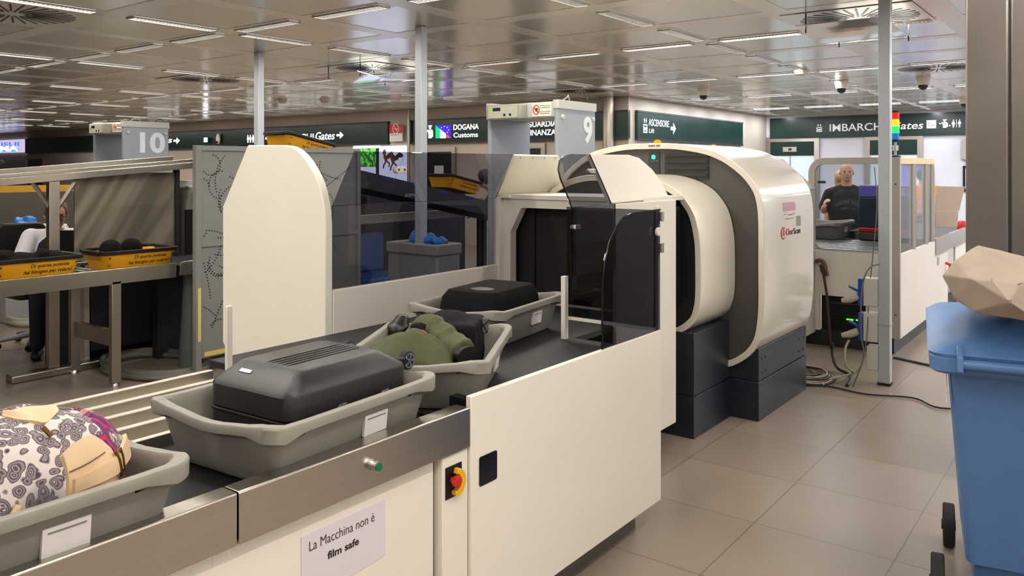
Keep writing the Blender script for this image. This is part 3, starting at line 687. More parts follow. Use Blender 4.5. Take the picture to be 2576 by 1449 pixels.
# mouth frame
oy0, oy1, oz0, oz1 = 2.155, 3.155, .80, 1.45
outer = [(oy0,oz0),(oy0,1.30),(oy0,oz1-.01),(oy0+.01,oz1),(oy1-.01,oz1),(oy1,oz1-.01),(oy1,1.30),(oy1,oz0)]
inn = [(oy0+.06,.815),(oy0+.06,1.24),(oy0+.14,1.385),(oy0+.15,1.395),(oy1-.15,1.395),(oy1-.14,1.385),(oy1-.06,1.24),(oy1-.06,.815)]
MB().ring(outer, inn, 'x', 4.07, 4.13).build('mouth_frame', M_white2, t)
b = MB()
for i in range(7):
    y0 = oy0+.055+i*.127; b.box(4.16+.012*(i % 2), 4.166+.012*(i % 2), y0, y0+.135, .835, 1.42)
b.build('lead_curtain', mat('lead_curtain', (14,13,14), .6), t)
MB().box(4.13, 4.56, oy0+.01, oy0+.05, .815, 1.44).box(4.13, 4.56, oy1-.05, oy1-.01, .815, 1.44).box(4.13, 4.56, oy0+.01, oy1-.01, 1.41, 1.44).box(4.5, 4.56, oy0+.05, oy1-.05, .815, 1.41).build('tunnel_lining', M_black, t)
# smoked guards on the near side
xc = 3.32
cg = MB().box(xc, xc+.006, 1.70, 2.18, .92, TZ0).build('cross_guard', M_smoke2, t)
MB().box(xc-.006, xc+.012, 1.70, 2.19, .905, .92).build('guard_strip', M_white, t)
MB().box(3.285, 3.315, 2.165, 2.19, .812, 1.118).build('guide_upright', M_white, t, bevel=.002)
pts = [at_y(x, y, YN+.004) for x, y in ((1515,880),(1515,760),(1516,700),(1521,655),(1532,610),(1552,568),(1570,545),(1590,536),(1661,527))]
pts = [Vector((min(p.x, XP1-.002), p.y, max(p.z, ZP+.003))) for p in pts]+[Vector((XP1-.002, YN+.004, ZP+.003))]
fg = plate(pts, .006, (0,1,0)).build('front_guard', M_smoke2, t)
MB().cyl((at_y(1655,582,YN).x-.02, YN-.004, at_y(1655,582,YN).z), (0,-1,0), .02, .014, 16).build('guard_knob', M_white2, fg, smooth=True, bevel=.003)
for py in (545, 624):
    z = at_y(1660, py, YN).z; MB().box(XP1-.012, XP1+.022, YN-.004, YN+.012, z-.02, z+.02).cyl((XP1, YN-.006, z-.022), 'z', .006, .044, 8).build('hinge', M_chrome, fg)
MB().box(3.345, 3.375, YN+.012, YN+.03, ZP, 1.47).build('guard_post', M_white, t)
gp = [(1437,523),(1421,480),(1408,450),(1402,425),(1406,403),(1418,392),(1440,388),(1482,388),(1512,455),(1536,511)]
tp = [on_tilt(x, y)[0]+Vector((0,-.004,0)) for x, y in gp]
cgd = plate(tp, .006).build('curved_top_guard', M_smoke, t)
M_edge = mat('dark_acrylic_edge', (14,16,18), .2)
MB().tube([p+Vector((0,-.001,0)) for p in tp[:7]], .0035, 6).build('guard_edge', M_edge, cgd, smooth=True); MB().tube([tp[7], tp[8], tp[9]], .0025, 6).build('guard_edge', M_edge, cgd)
MB().tube([p+Vector((0,-.001,0)) for p in pts[:9]], .0035, 6).build('guard_edge', M_edge, fg, smooth=True)
xa = on_tilt(1437, 523)[0].x
MB().box(xa, 3.72, TY0-.004, TY0+.002, 1.118, TZ0).build('side_guard', M_smoke2, t)
q = at_y(1445, 571, TY0); clip((q.x+.01, q.y, q.z), s=.6); q = on_tilt(1487, 430)[0]; clip(q, s=.6)
# tall white end panel with rounded top corner
prof = [at_x(x, y, 2.66) for x, y in ((577,893),(562,860),(562,520),(625,365),(709,365),(722,366),(735,369),(748,376),(761,388),(774,404),(787,425),(796,443),(804,462),(810,484),(815,508),(819,535),(821,565))]
prof = [(p.y, p.z) for p in prof]; prof += [(prof[-1][0], .60)]
es_ = MB().prism(prof, 'x', 2.655, 2.70).build('end_shield', M_white, bevel=.006, label='tall white end shield with one rounded top corner behind the black hard suitcase', cat='panel')
MB().box(2.72, 3.9, 3.25, 3.95, 0, .60).build('dark_cabinet', M_dark, label='low dark cabinet under the tall white end shield', cat='cabinet')

# ================================================================ SCANNER
YM = 2.655
t = thing('baggage_scanner', 'large white drum shaped baggage scanner with perforated dark front', 'scanner', (5.3, YM, 0))
def prof_of(half):
    k = [Vector((-a, z, 0)) for a, z in half]
    pr = spline(k, 4); pts = [(YM+p.x, p.y) for p in pr]     # near half, top to bottom
    far = [(2*YM-a, z) for a, z in pts][::-1]
    return pts+far[1:-1]
def inset(pr, d):
    n = len(pr); out = []
    for i in range(n):
        a, b_, c_ = Vector(pr[i-1]), Vector(pr[i]), Vector(pr[(i+1) % n])
        tg = (c_-a).normalized(); nr = Vector((-tg.y, tg.x)); cen = Vector((YM, .95))
        if (cen-b_).dot(nr) < 0: nr = -nr
        out.append(tuple(b_+nr*d))
    return out
big = prof_of([(0,1.815),(.2,1.81),(.41,1.775),(.52,1.735),(.60,1.69),(.70,1.61),(.775,1.51),(.805,1.41),(.815,1.28),(.815,1.0),(.815,.76),(.80,.60),(.77,.50),(.70,.41),(.58,.335),(.42,.30),(.2,.29),(0,.29)])
small = prof_of([(0,1.60),(.2,1.595),(.35,1.56),(.46,1.505),(.53,1.435),(.58,1.35),(.61,1.22),(.618,1.1),(.618,.87),(.60,.76),(.56,.69),(.46,.62),(.3,.58),(.15,.57),(0,.57)])
XL0, XL1, XS0 = 5.1, 6.13, 4.575
d1 = MB().ring(big, inset(big, .04), 'x', XL0, XL1).build('drum_housing', M_pearl, t, bevel=.004)
# perforated front
mp_ = mat('perforated_grille', (58,56,56), .5, .25); nt, b, L = nodes_of(mp_); N = nt.nodes.new
tc = N('ShaderNodeTexCoord'); vo = N('ShaderNodeTexVoronoi'); vo.inputs['Scale'].default_value = 130; vo.inputs['Randomness'].default_value = .15; L(tc.outputs['Object'], vo.inputs['Vector'])
cr = N('ShaderNodeValToRGB'); cr.color_ramp.elements[0].color = lin((18,18,20))+(1,); cr.color_ramp.elements[1].color = lin((84,81,78))+(1,); cr.color_ramp.elements[0].position = .38; cr.color_ramp.elements[1].position = .5
L(vo.outputs['Distance'], cr.inputs[0]); L(cr.outputs[0], b.inputs['Base Color'])
MB().prism(inset(big, .042), 'x', XL0+.02, XL0+.04).build('perforated_front', mp_, t)
MB().prism(inset(big, .042), 'x', XL1-.04, XL1-.02).build('rear_panel', M_dark, t)
q0, q1 = at_x(1633, 432, XL0+.015), at_x(1659, 374, XL0+.015)
ls = MB().box(XL0+.012, XL0+.02, q1.y, q0.y, 1.5, 1.755).build('indicator_strip', mat('charcoal_strip', (44,50,48), .4), t)
q = at_x(1644, 395, XL0+.012)
MB().ell(q, (.008,.016,.016)).build('green_light', emit('green_led', (60,255,170), 2.5), ls, smooth=True)
text('SYSTEM ON', 'indicator_text', M_inkg, ls, at_x(1636, 407, XL0+.012), at_x(1656, 403, XL0+.012), 'x')
q0, q1 = at_x(1673, 450, XL0+.015), at_x(1783, 387, XL0+.015)
b = MB().box(XL0+.012, XL0+.0198, q1.y, q0.y, q0.z, q1.z)
for i in range(4): b.box(XL0+.006, XL0+.012, q1.y+.01, q0.y-.01, q0.z+.02+i*.045, q0.z+.04+i*.045)
mv = mat('vent_grille', (40,39,38), .55); b.build('vent_louvres', mv, t)
text('X-RAY ON', 'rim_lettering', M_ink, t, at_x(1631, 369, XL0-.001), at_x(1660, 364.5, XL0-.001), 'x', .01)
amb = emit('amber_lamp', (255,120,20), 2.2)
for px, py, xx in ((1654, 360, 5.25), (1795, 365, 6.0)):
    q = at_x(px, py, xx); zt = 1.81 if px < 1700 else 1.79
    MB().ell((q.x, q.y, zt+.012), (.03,.03,.024), 14, 8).build('amber_lamp', amb, t, smooth=True)
MB().ring(small, inset(small, .04), 'x', XS0, XL0+.01).build('front_drum', M_pearl, t, bevel=.004)
MB().prism(inset(small, .042), 'x', XS0+.02, XS0+.04).build('drum_face', mat('charcoal_face', (30,31,34), .45), t)
b = MB().box(5.14, 6.12, 1.89, 3.42, .262, .47).box(5.14, 6.12, 1.89, 3.42, 0, .252).box(5.15, 6.11, 1.9, 3.41, .25, .264)
b.box(4.57, 5.14, 2.08, 3.23, .262, .64).box(4.57, 5.14, 2.08, 3.23, 0, .252).box(4.58, 5.14, 2.09, 3.22, .25, .264)
bs = b.build('plinth', M_base, t, bevel=.003)
b = MB()
for x in (5.2, 5.27, 5.95, 6.05):
    for z in (.31, .40): b.ell((x, 1.889, z), (.009,.005,.009), 8, 5)
b.build('plinth_bolts', M_dark, bs)
# badge and stickers following the shell
def shell_y(z):
    for a, b_ in zip(big, big[1:]):
        if b_[1] <= z <= a[1] and a[0] < YM: return a[0]+(b_[0]-a[0])*(a[1]-z)/max(1e-6, a[1]-b_[1])
    return YM-.815
def sticker(px0, px1, py0, py1, m, name, n=6, off=.0015):
    a, b_ = at_y(px0, py1, 1.84), at_y(px1, py0, 1.84); mb = MB()
    for i in range(n):
        z0 = a.z+(b_.z-a.z)*i/n; z1 = a.z+(b_.z-a.z)*(i+1)/n; y0, y1 = shell_y(z0)-off, shell_y(z1)-off
        mb.add([(a.x,y0,z0),(b_.x,y0,z0),(b_.x,y1,z1),(a.x,y1,z1),(a.x,y0+.001,z0),(b_.x,y0+.001,z0),(b_.x,y1+.001,z1),(a.x,y1+.001,z1)], [(0,1,2,3),(4,5,6,7),(0,4,7,3),(1,5,6,2)])
    return mb.build(name, m, d1)
sticker(1966, 2001, 494, 497, M_inkg, 'sticker_edge', 1); sticker(1971, 2002, 507, 532, mat('pink_sticker', (206,150,170), .4), 'faded_sticker')
sticker(1972, 1978, 538, 540, M_inkg, 'sticker_edge', 1); sticker(1983, 1995, 538, 542, mat('pink_red', (190,70,96), .4), 'sticker_mark', 1); sticker(1995, 2002, 535, 537, M_inkg, 'sticker_edge', 1)
sticker(1976, 1996, 549, 550.5, M_inkg, 'sticker_caption', 1); sticker(2003, 2014, 542, 569, mat('grey_blotch', (150,146,146), .4), 'torn_sticker', 3)
yb = YM-.8165
qa, qb = at_y(1964, 604, yb), at_y(1977, 570, yb)
bd = MB().prism(ellipse(((qa.x+qb.x)/2, (qa.z+qb.z)/2), ((qb.x-qa.x)/2, (qb.z-qa.z)/2), 28), 'y', yb-.001, yb+.004).build('round_badge', mat('badge_red', (176,36,46), .4), d1)
text('L3', 'badge_letters', M_white, bd, Vector((qa.x+.03, yb-.001, (qa.z+qb.z)/2-.03)), Vector((qb.x-.02, yb-.001, (qa.z+qb.z)/2+.03)), 'y', .01)
text('Clear', 'badge_lettering', mat('badge_red', (176,36,46)), d1, at_y(1978, 592, yb), at_y(1995, 573, yb), 'y', 0)
text('Scan', 'badge_lettering', M_ink, d1, at_y(1996, 589, yb), at_y(2013, 571, yb), 'y', 0)
# ================================================================ GREY TRAYS
def rr_pts(hx, hy, r, n=5):
    return rrect(-hx, hx, -hy, hy, r, n)
def loft(rings, close_bottom=True, close_top=True):
    b = MB(); n = len(rings[0]); vs = [p for r in rings for p in r]; fs = []
    for i in range(len(rings)-1):
        for j in range(n): fs.append((i*n+j, i*n+(j+1) % n, (i+1)*n+(j+1) % n, (i+1)*n+j))
    if close_bottom: fs.append(tuple(range(n))[::-1])
    if close_top: fs.append(tuple(range((len(rings)-1)*n, len(rings)*n)))
    return b.add(vs, fs)
def dense_rr(hx, hy, r):
    base = rrect(-hx, hx, -hy, hy, r, 5); out = []
    for i, p in enumerate(base):
        q = base[(i+1) % len(base)]; d = math.hypot(q[0]-p[0], q[1]-p[1]); k = 8 if d > .15 else 1
        for j in range(k): out.append((p[0]+(q[0]-p[0])*j/k, p[1]+(q[1]-p[1])*j/k))
    return out
def tray_body(LX, LY, H, dip=.016, lip=.022):
    hx, hy = LX/2, LY/2
    def zf(x, y, hx_, hy_):
        e = max(0, min(1, (abs(x)/hx_-.85)/.12))      # ends
        return -dip*e*(0.5+.5*math.cos(min(1, abs(y)/(hy*.72))*math.pi))+ .5*dip*e*(1 if abs(y) > hy*.7 else 0)
    def lipd(x, y):
        c = (abs(x) > hx*.78 and abs(y) > hy*.70); return lip*1.5 if c else lip*.75
    R = []
    def ring(ins, z, wave=0, lipz=False):
        o = []
        for x, y in dense_rr(hx-ins, hy-ins, max(.012, .045-ins*.25)):
            o.append((x, y, z+wave*zf(x, y, hx-ins, hy-ins)-(lipd(x, y) if lipz else 0)))
        R.append(o)
    ring(.075, 0); ring(.062, .004); ring(.055, .015); ring(.026, H-.04, .6); ring(.0245, H-.018, 1, True); ring(.001, H-.008, 1, True); ring(0, H-.005, 1); ring(.003, H, 1); ring(.012, H+.002, 1); ring(.026, H, 1); ring(.032, H-.008, 1)
    ring(.036, H-.04, .6); ring(.060, .02); ring(.075, .009)
    return loft(R)
def grey_tray(loc, rot, lbl, first=[None]):
    if first[0] is None:
        t = thing('grey_tray', lbl, 'tray', loc, rot, 'grey security trays')
        tray_body(.68, .54, .175).build('tray_body', M_tray, t, smooth=True, world=False)
        b = MB(); b.add([(.02,-.2385,.062),(.115,-.2385,.062),(.115,-.2455,.122),(.02,-.2455,.122),(.02,-.230,.062),(.115,-.230,.062),(.115,-.237,.122),(.02,-.237,.122)], [(0,1,2,3),(4,5,6,7),(0,3,7,4),(1,2,6,5),(0,1,5,4),(3,2,6,7)])
        b.build('paper_label', M_paper, t, world=False)
        MB().box(.03,.105,-.2460,-.2440,.110,.1125).build('label_print', M_inkg, t, world=False)
        first[0] = t; return t
    r = dup(first[0], loc, rot, lbl, 'grey security trays'); return r
ZT = .8095
tr2 = grey_tray((1.565, 1.985, ZT), math.radians(4), 'grey tray holding the black hard suitcase on the near conveyor')
tr1 = grey_tray((.695, 1.95, ZT), 0, 'grey tray holding the paisley backpack in the lower left corner')
tr3 = grey_tray((2.27, 2.10, ZT+.003), math.radians(30), 'grey tray turned askew holding the green padded jacket')
tr4 = grey_tray((3.17, 2.55, ZT+.003), math.radians(8), 'grey tray nearest the tunnel mouth holding a black soft suitcase')

# ---------------------------------------------------------------- hard suitcase
t = thing('hard_suitcase', 'black ribbed hard shell suitcase lying in the middle grey tray', 'suitcase', (1.615, 1.995, .822), math.radians(3))
HX, HY_ = .245, .185
def sring(ins, z, r=.05): return [(x, y, z) for x, y in rrect(-HX+ins, HX-ins, -HY_+ins, HY_-ins, r, 6)]
M_case = mat('black_polycarbonate', (20,19,22), .36, spec=.4, bump=.12, bscale=500)
M_lid = mat('charcoal_polycarbonate', (30,29,32), .36, bump=.12, bscale=500)
loft([sring(.03, .0, .04), sring(.006, .012), sring(0, .03), sring(0, .118)]).build('lower_shell', M_case, t, smooth=True, world=False)
MB().add(*(lambda m_: (m_.v, m_.f))(loft([sring(.004, .118), sring(-.003, .121), sring(-.003, .127), sring(.004, .130)]))).build('zip_band', M_black, t, smooth=True, world=False)
def lring(ix, iy, z, r): return [(x, y, z) for x, y in rrect(-HX+ix, HX-ix, -HY_+iy, HY_-iy, r, 6)]
lid = loft([lring(0,0,.130,.05), lring(0,0,.195,.05), lring(.008,.005,.206,.045), lring(.07,.045,.248,.04), lring(.085,.06,.253,.035)])
lid.build('lid', M_lid, t, smooth=True, world=False, bevel=.004)
b = MB()
for i in range(5):
    y = -.06+i*.022; b.tube([(-.15,y,.2515),(-.13,y,.2538),(.13,y,.2538),(.15,y,.2515)], .002, 6)
b.build('lid_ribs', M_lid, t, smooth=True, world=False)
for x in (-.05, .13):
    MB().ell((x,-.184,.135), (.022,.008,.011), 12, 8).build('side_latch', mat('dark_latch', (66,64,66), .25, .5), t, smooth=True, world=False)
MB().box(-.024,.024,-.006,.006,-.003,.003, M=Matrix.Translation((-.198,.06,.232)) @ Matrix.Rotation(math.radians(-32),4,'Y') @ Matrix.Rotation(math.pi/2,4,'Z')).build('logo_plate', M_chrome, t, world=False)
for y in (-.135, .135):
    for z in (.20,):
        hs = MB().box(.235,.262,y-.02,y+.02,z-.012,z+.012).build('wheel_bracket', M_black, t, world=False, bevel=.004)
        wb = MB().cyl((.282,y-.012,z-.004), 'y', .031, .024, 24).build('wheel', M_rubber, t, smooth=True, world=False, bevel=.003)
        b = MB().ring(ellipse((.282,z-.004),(.025,.025),20), ellipse((.282,z-.004),(.020,.020),20), 'y', y-.0140, y-.0118); b.cyl((.282,y-.0118,z-.004),(0,-1,0),.005,.003,10)
        for k in range(5):
            a = k*2*math.pi/5; b.box(0,.021,-.0022,.002,-.0028,.0028, M=Matrix.Translation((.282,y-.0128,z-.004)) @ Matrix.Rotation(a,4,'Y'))
        b.build('wheel_hub', M_chrome, wb, world=False)

# ---------------------------------------------------------------- soft suitcase in the far tray
t = thing('soft_suitcase', 'black soft fabric suitcase lying in the tray by the tunnel mouth', 'suitcase', (3.19, 2.55, .823), math.radians(8))
M_fab = mat('black_fabric', (17,17,19), .9, spec=.2, bump=.3, bscale=400)
HX, HY_ = .25, .185
loft([sring(.02,0,.04), sring(0,.012,.05), sring(0,.11,.05), sring(.006,.125,.05)]).build('main_body', M_fab, t, smooth=True, world=False)
MB().add(*(lambda m_: (m_.v, m_.f))(loft([sring(.012,.125,.05), sring(.02,.19,.05), sring(.045,.225,.04), sring(.07,.232,.03)]))).build('front_pocket', M_fab, t, smooth=True, world=False, bevel=.004)
MB().ell((-.13,-.03,.212), (.075,.10,.026), 20, 8).build('pocket_patch', mat('grey_sheen_fabric', (64,62,64), .5), t, smooth=True, world=False)
b = MB(); b.tube([(-.243,-.13,.128),(-.243,.13,.128)], .004, 6).tube([(.0,-.186,.125),(.24,-.17,.125)], .004, 6)
b.build('zip', mat('zip_grey', (70,70,70), .4, .5), t, world=False)
MB().box(.2,.225,-.19,-.178,.10,.135).build('buckle', M_chrome, t, world=False, bevel=.002)
MB().box(-.27,-.245,-.16,-.09,.10,.122).build('luggage_tag', M_paper, t, world=False)

# ---------------------------------------------------------------- paisley backpack
BC = Vector((.70, 1.925, .95)); BR = (.262, .178, .168); PW = 2.5
t = thing('backpack', 'grey and white paisley backpack with beige leather flaps in the corner tray', 'backpack', (BC.x, BC.y, .82))
def bsurf(az, el, k=1.0):
    a, e = math.radians(az), math.radians(el); d = Vector((math.cos(e)*math.cos(a), math.cos(e)*math.sin(a), math.sin(e)))
    s = sum(abs(d[i]/BR[i])**PW for i in range(3))**(-1/PW); p = d*s*k
    w_ = 1+.02*math.sin(az*.11+el*.07)+.012*math.sin(az*.23-el*.19); p = p*w_
    p.z = max(p.z, -.12); return BC+p
def patch(a0, a1, e0, e1, k, th=.006, na=14, ne=10, shape=None):
    b = MB(); vs = []; 
    for kk in (k, k-th/.17):
        for i in range(ne+1):
            for j in range(na+1):
                u, v = j/na, i/ne
                if shape: u, v = shape(u, v)
                vs.append(bsurf(a0+(a1-a0)*u, e0+(e1-e0)*v, kk))
    W = na+1; T = W*(ne+1); fs = []
    for i in range(ne):
        for j in range(na):
            a = i*W+j; fs += [(a,a+1,a+W+1,a+W), (T+a,T+a+W,T+a+W+1,T+a+1)]
    for j in range(na): fs += [(j,T+j,T+j+1,j+1), (ne*W+j,ne*W+j+1,T+ne*W+j+1,T+ne*W+j)]
    for i in range(ne): fs += [(i*W,(i+1)*W,T+(i+1)*W,T+i*W), (i*W+na,T+i*W+na,T+(i+1)*W+na,(i+1)*W+na)]
    return b.add(vs, fs)
def rounded(u, v, r=.5):          # squeeze corners so that a patch gets a rounded outline
    cu, cv = u*2-1, v*2-1; f = 1-.16*abs(cu)**3*abs(cv)**3; return (.5+.5*cu*(math.sqrt(1-.42*cv*cv*r)), .5+.5*cv*(math.sqrt(1-.42*cu*cu*r)))
# paisley: nested rings around scattered cells
mpz = mat('paisley_cotton', (120,108,112), .85); nt, b, L = nodes_of(mpz); N = nt.nodes.new
tc = N('ShaderNodeTexCoord'); nz = N('ShaderNodeTexNoise'); nz.inputs['Scale'].default_value = 14; nz.inputs['Detail'].default_value = 2; L(tc.outputs['Object'], nz.inputs['Vector'])
mx = N('ShaderNodeMix'); mx.data_type = 'VECTOR'; mx.inputs['Factor'].default_value = .05; L(tc.outputs['Object'], mx.inputs[4]); L(nz.outputs['Color'], mx.inputs[5])
vo = N('ShaderNodeTexVoronoi'); vo.inputs['Scale'].default_value = 46; L(mx.outputs[1], vo.inputs['Vector'])
vo2 = N('ShaderNodeTexVoronoi'); vo2.feature = 'DISTANCE_TO_EDGE'; vo2.inputs['Scale'].default_value = 46; L(mx.outputs[1], vo2.inputs['Vector'])
cr = N('ShaderNodeValToRGB'); cr.color_ramp.interpolation = 'CONSTANT'; E_ = cr.color_ramp.elements
E_[0].position = 0; E_[0].color = lin((206,196,194))+(1,); E_[1].position = .10; E_[1].color = lin((92,80,88))+(1,)
for p_, c_ in ((.2,(168,156,160)),(.27,(84,74,82)),(.36,(138,126,132)),(.50,(72,64,72)),(.55,(146,134,140)),(.60,(212,202,198))):
    e_ = E_.new(p_); e_.color = lin(c_)+(1,)
L(vo.outputs['Distance'], cr.inputs[0])
n3 = N('ShaderNodeTexNoise'); n3.inputs['Scale'].default_value = 5; L(tc.outputs['Object'], n3.inputs['Vector'])
mr = N('ShaderNodeMapRange'); mr.inputs['From Min'].default_value = .48; mr.inputs['From Max'].default_value = .62; mr.inputs['To Max'].default_value = .6; L(n3.outputs['Fac'], mr.inputs['Value'])
mc = N('ShaderNodeMix'); mc.data_type = 'RGBA'; L(mr.outputs[0], mc.inputs[0]); L(cr.outputs[0], mc.inputs[6]); mc.inputs[7].default_value = lin((84,80,88))+(1,); L(mc.outputs[2], b.inputs['Base Color'])
mdot = mat('spotted_cotton', (104,84,90), .85); nt, b, L = nodes_of(mdot); N = nt.nodes.new
tc = N('ShaderNodeTexCoord'); vo = N('ShaderNodeTexVoronoi'); vo.inputs['Scale'].default_value = 75; vo.inputs['Randomness'].default_value = .45; L(tc.outputs['Object'], vo.inputs['Vector'])
cr = N('ShaderNodeValToRGB'); cr.color_ramp.interpolation = 'CONSTANT'; cr.color_ramp.elements[0].color = lin((216,200,198))+(1,); cr.color_ramp.elements[1].color = lin((104,84,90))+(1,); cr.color_ramp.elements[1].position = .3
L(vo.outputs['Distance'], cr.inputs[0]); L(cr.outputs[0], b.inputs['Base Color'])
mcol = mat('bright_circle_print', (150,30,80), .8); nt, b, L = nodes_of(mcol); N = nt.nodes.new
tc = N('ShaderNodeTexCoord'); vo = N('ShaderNodeTexVoronoi'); vo.inputs['Scale'].default_value = 17; L(tc.outputs['Object'], vo.inputs['Vector'])
cr = N('ShaderNodeValToRGB'); cr.color_ramp.interpolation = 'CONSTANT'; E_ = cr.color_ramp.elements
E_[0].color = lin((226,110,90))+(1,); E_[1].position = .18; E_[1].color = lin((196,150,150))+(1,)
for p_, c_ in ((.26,(40,90,92)),(.36,(110,30,96)),(.48,(178,28,84)),(.62,(70,24,90))): E_.new(p_).color = lin(c_)+(1,)
L(vo.outputs['Distance'], cr.inputs[0]); L(cr.outputs[0], b.inputs['Base Color'])
M_leather = mat('beige_leather', (214,184,148), .55, bump=.15, bscale=250, var=.04)
b = MB(); na, ne = 48, 26; vs = []
for i in range(ne+1):
    for j in range(na): vs.append(bsurf(360*j/na, -89+178*i/ne))
fs = [(i*na+j, i*na+(j+1) % na, (i+1)*na+(j+1) % na, (i+1)*na+j) for i in range(ne) for j in range(na)]+[tuple(range(na))[::-1], tuple(range(ne*na, (ne+1)*na))]
b.add(vs, fs).build('bag_body', mpz, t, smooth=True)
patch(0, 100, 34, 76, 1.012, shape=rounded).build('spotted_panel', mdot, t, smooth=True)
patch(-38, 30, -25, 36, 1.03, .012, shape=rounded).build('bright_pocket', mcol, t, smooth=True)
patch(-58, 6, 52, 82, 1.045, .012, shape=rounded).build('top_flap', M_leather, t, smooth=True)
patch(-66, -35, -25, 32, 1.05, .012, shape=rounded).build('side_flap', M_leather, t, smooth=True)
st = patch(-64, -8, 6, 14, 1.085, .006).build('strap', M_leather, t, smooth=True)
b = MB(); M_brass = mat('aged_brass', (120,96,50), .35, .9)
for e0, e1, a0, a1 in ((4,16,-38,-37.2),(4,16,-33.6,-32.8),(3.6,4.8,-38,-32.8),(15.2,16.4,-38,-32.8)): 
    q = patch(a0, a1, e0, e1, 1.10, .004, 3, 3); b.add(q.v, q.f)
b.build('buckle', M_brass, st)
for e in (3, 17.5): MB().tube([bsurf(-65+i*2, e+ (1.2 if e > 5 else -1.2), 1.058) for i in range(13)], .0014, 5).build('stitching', mat('brown_thread', (110,76,52), .8), st)
q = bsurf(-62, 50, 1.04); MB().tube([q, q+Vector((.012,-.012,-.02))], .005, 8).build('zip_pull', M_brass, t)
MB().tube([bsurf(-95, 10, 1.06), bsurf(-102, 0, 1.1), bsurf(-108, -6, 1.06), bsurf(-112, -20, 1.05)], .008, 8).build('cord_loop', M_leather, t, smooth=True)

# ---------------------------------------------------------------- green jacket, black bags in the skewed tray
M_jk = mat('olive_nylon', (74,77,46), .7, bump=.35, bscale=28, var=.06, vscale=14)
t = thing('padded_jacket', 'olive green padded jacket crumpled in the skewed grey tray', 'jacket', (2.2, 2.1, .83))
def puff(ctrl, rad, seams, flat=1.0, n=20, k=9, up=None, pinch=.1):
    P = spline([at_d(*c) for c in ctrl], k); L_ = len(P); R_ = []
    for i in range(L_):
        s = i/(L_-1)*(len(rad)-1); a = min(len(rad)-2, int(s)); r = rad[a]*(1-s+a)+rad[a+1]*(s-a)
        r *= 1-pinch+pinch*abs(math.sin(math.pi*i/(L_-1)*seams))**.4
        R_.append(max(.004, r*(1 if 0 < i < L_-1 else .6)))
    return MB().tube(P, R_, n, flat=flat, up=up)
puff([(1022,885,3.20),(1040,850,3.22),(1062,824,3.2),(1085,822,3.18),(1108,842,3.14),(1134,868,3.08),(1164,892,3.0)], [.045,.05,.05,.052,.054,.058,.062], 5, .75).build('sleeve', M_jk, t, smooth=True, subd=1, disp=(.016,.045))
MB().tube([at_d(1166,893,2.99), at_d(1180,897,2.965)], [.05,.052], 18, flat=.7).build('cuff_opening', M_black, t, smooth=True)
# quilted body draped over the tray
b = MB(); NU, NV = 40, 24; vs = []
A0, A1, B0_, B1_ = at_d(905,884,3.05), at_d(1150,884,3.0), at_d(925,908,2.86), at_d(1140,910,2.86)
for i in range(NU+1):
    for j_ in range(NV+1):
        u, v = i/NU, j_/NV; p = (A0.lerp(A1, u)).lerp(B0_.lerp(B1_, u), v); p.z = .955
        e = (max(0, math.sin(math.pi*min(1,u*1.02)))**.45)*(max(0, math.sin(math.pi*(.10+.86*v)))**.6)
        q_ = (abs(math.sin(math.pi*(u*4.2+.12*math.sin(3*v)))))**.45*.5+(abs(math.sin(math.pi*(v*1.6+.2))))**.4*.5
        p.z += .105*e*(.80+.20*q_)+.010*math.sin(9*u+5*v)*e-.05*(1-e); vs.append(p)
W_ = NV+1
fs = [(i*W_+j_, (i+1)*W_+j_, (i+1)*W_+j_+1, i*W_+j_+1) for i in range(NU) for j_ in range(NV)]
o_ = len(vs); vs2 = [Vector((p.x, p.y, .84)) for p in vs]; b.add(vs+vs2, fs+[tuple(o_+k for k in f[::-1]) for f in fs]+[(i*W_, o_+i*W_, o_+(i+1)*W_, (i+1)*W_) for i in range(NU)]+[(i*W_+NV, (i+1)*W_+NV, o_+(i+1)*W_+NV, o_+i*W_+NV) for i in range(NU)]+[(j_, j_+1, o_+j_+1, o_+j_) for j_ in range(NV)]+[(NU*W_+j_, o_+NU*W_+j_, o_+NU*W_+j_+1, NU*W_+j_+1) for j_ in range(NV)])
b.build('jacket_body', M_jk, t, smooth=True, disp=(.012,.05))
puff([(1058,832,3.13),(1070,845,3.11),(1084,864,3.07)], [.014,.018,.014], 1, .5).build('lining', mat('rust_lining', (168,92,70), .5), t, smooth=True)
t = thing('duffel_bag', 'black fabric bag with grey webbing patch beside the green jacket', 'bag', (2.45, 2.12, .83))
c = at_d(1165, 858, 3.28)
b = MB(); M = Matrix.Translation((2.44,2.17,.955)) @ Matrix.Rotation(math.radians(30),4,'Z')
b.ell((0,0,0), (.15,.14,.12)); b.v = [M @ v for v in b.v]; b.box(-.12,.13,-.13,.13,-.1,.085, M=M)
b.build('bag_body', mat('navy_black_fabric', (20,20,26), .85, spec=.2, bump=.3, bscale=300), t, remesh=.012, disp=(.015,.06))
b = MB(); M2 = Matrix.Translation(at_d(1214, 818, 3.3)) @ Matrix.Rotation(math.radians(-20),4,'Z') @ Matrix.Rotation(math.radians(12),4,'Y')
b.box(-.028,.028,-.006,.006,-.03,.03, M=M2); wp = b.build('webbing_patch', mat('grey_webbing', (92,88,84), .8), t, bevel=.004)
b = MB()
for s_ in (-1,1): b.box(-.034,.034,-.0085,-.006,-.002,.002, M=M2 @ Matrix.Rotation(s_*.8,4,'Y'))
b.build('cross_stitching', M_black, wp)
q = at_d(1170, 815, 3.3); MB().box(q.x-.02,q.x+.02,q.y-.01,q.y+.01,q.z-.01,q.z+.01).build('strap_slider', mat('grey_nylon', (90,92,96), .5), t, bevel=.004)
b = MB(); c = at_d(1002, 830, 3.36)
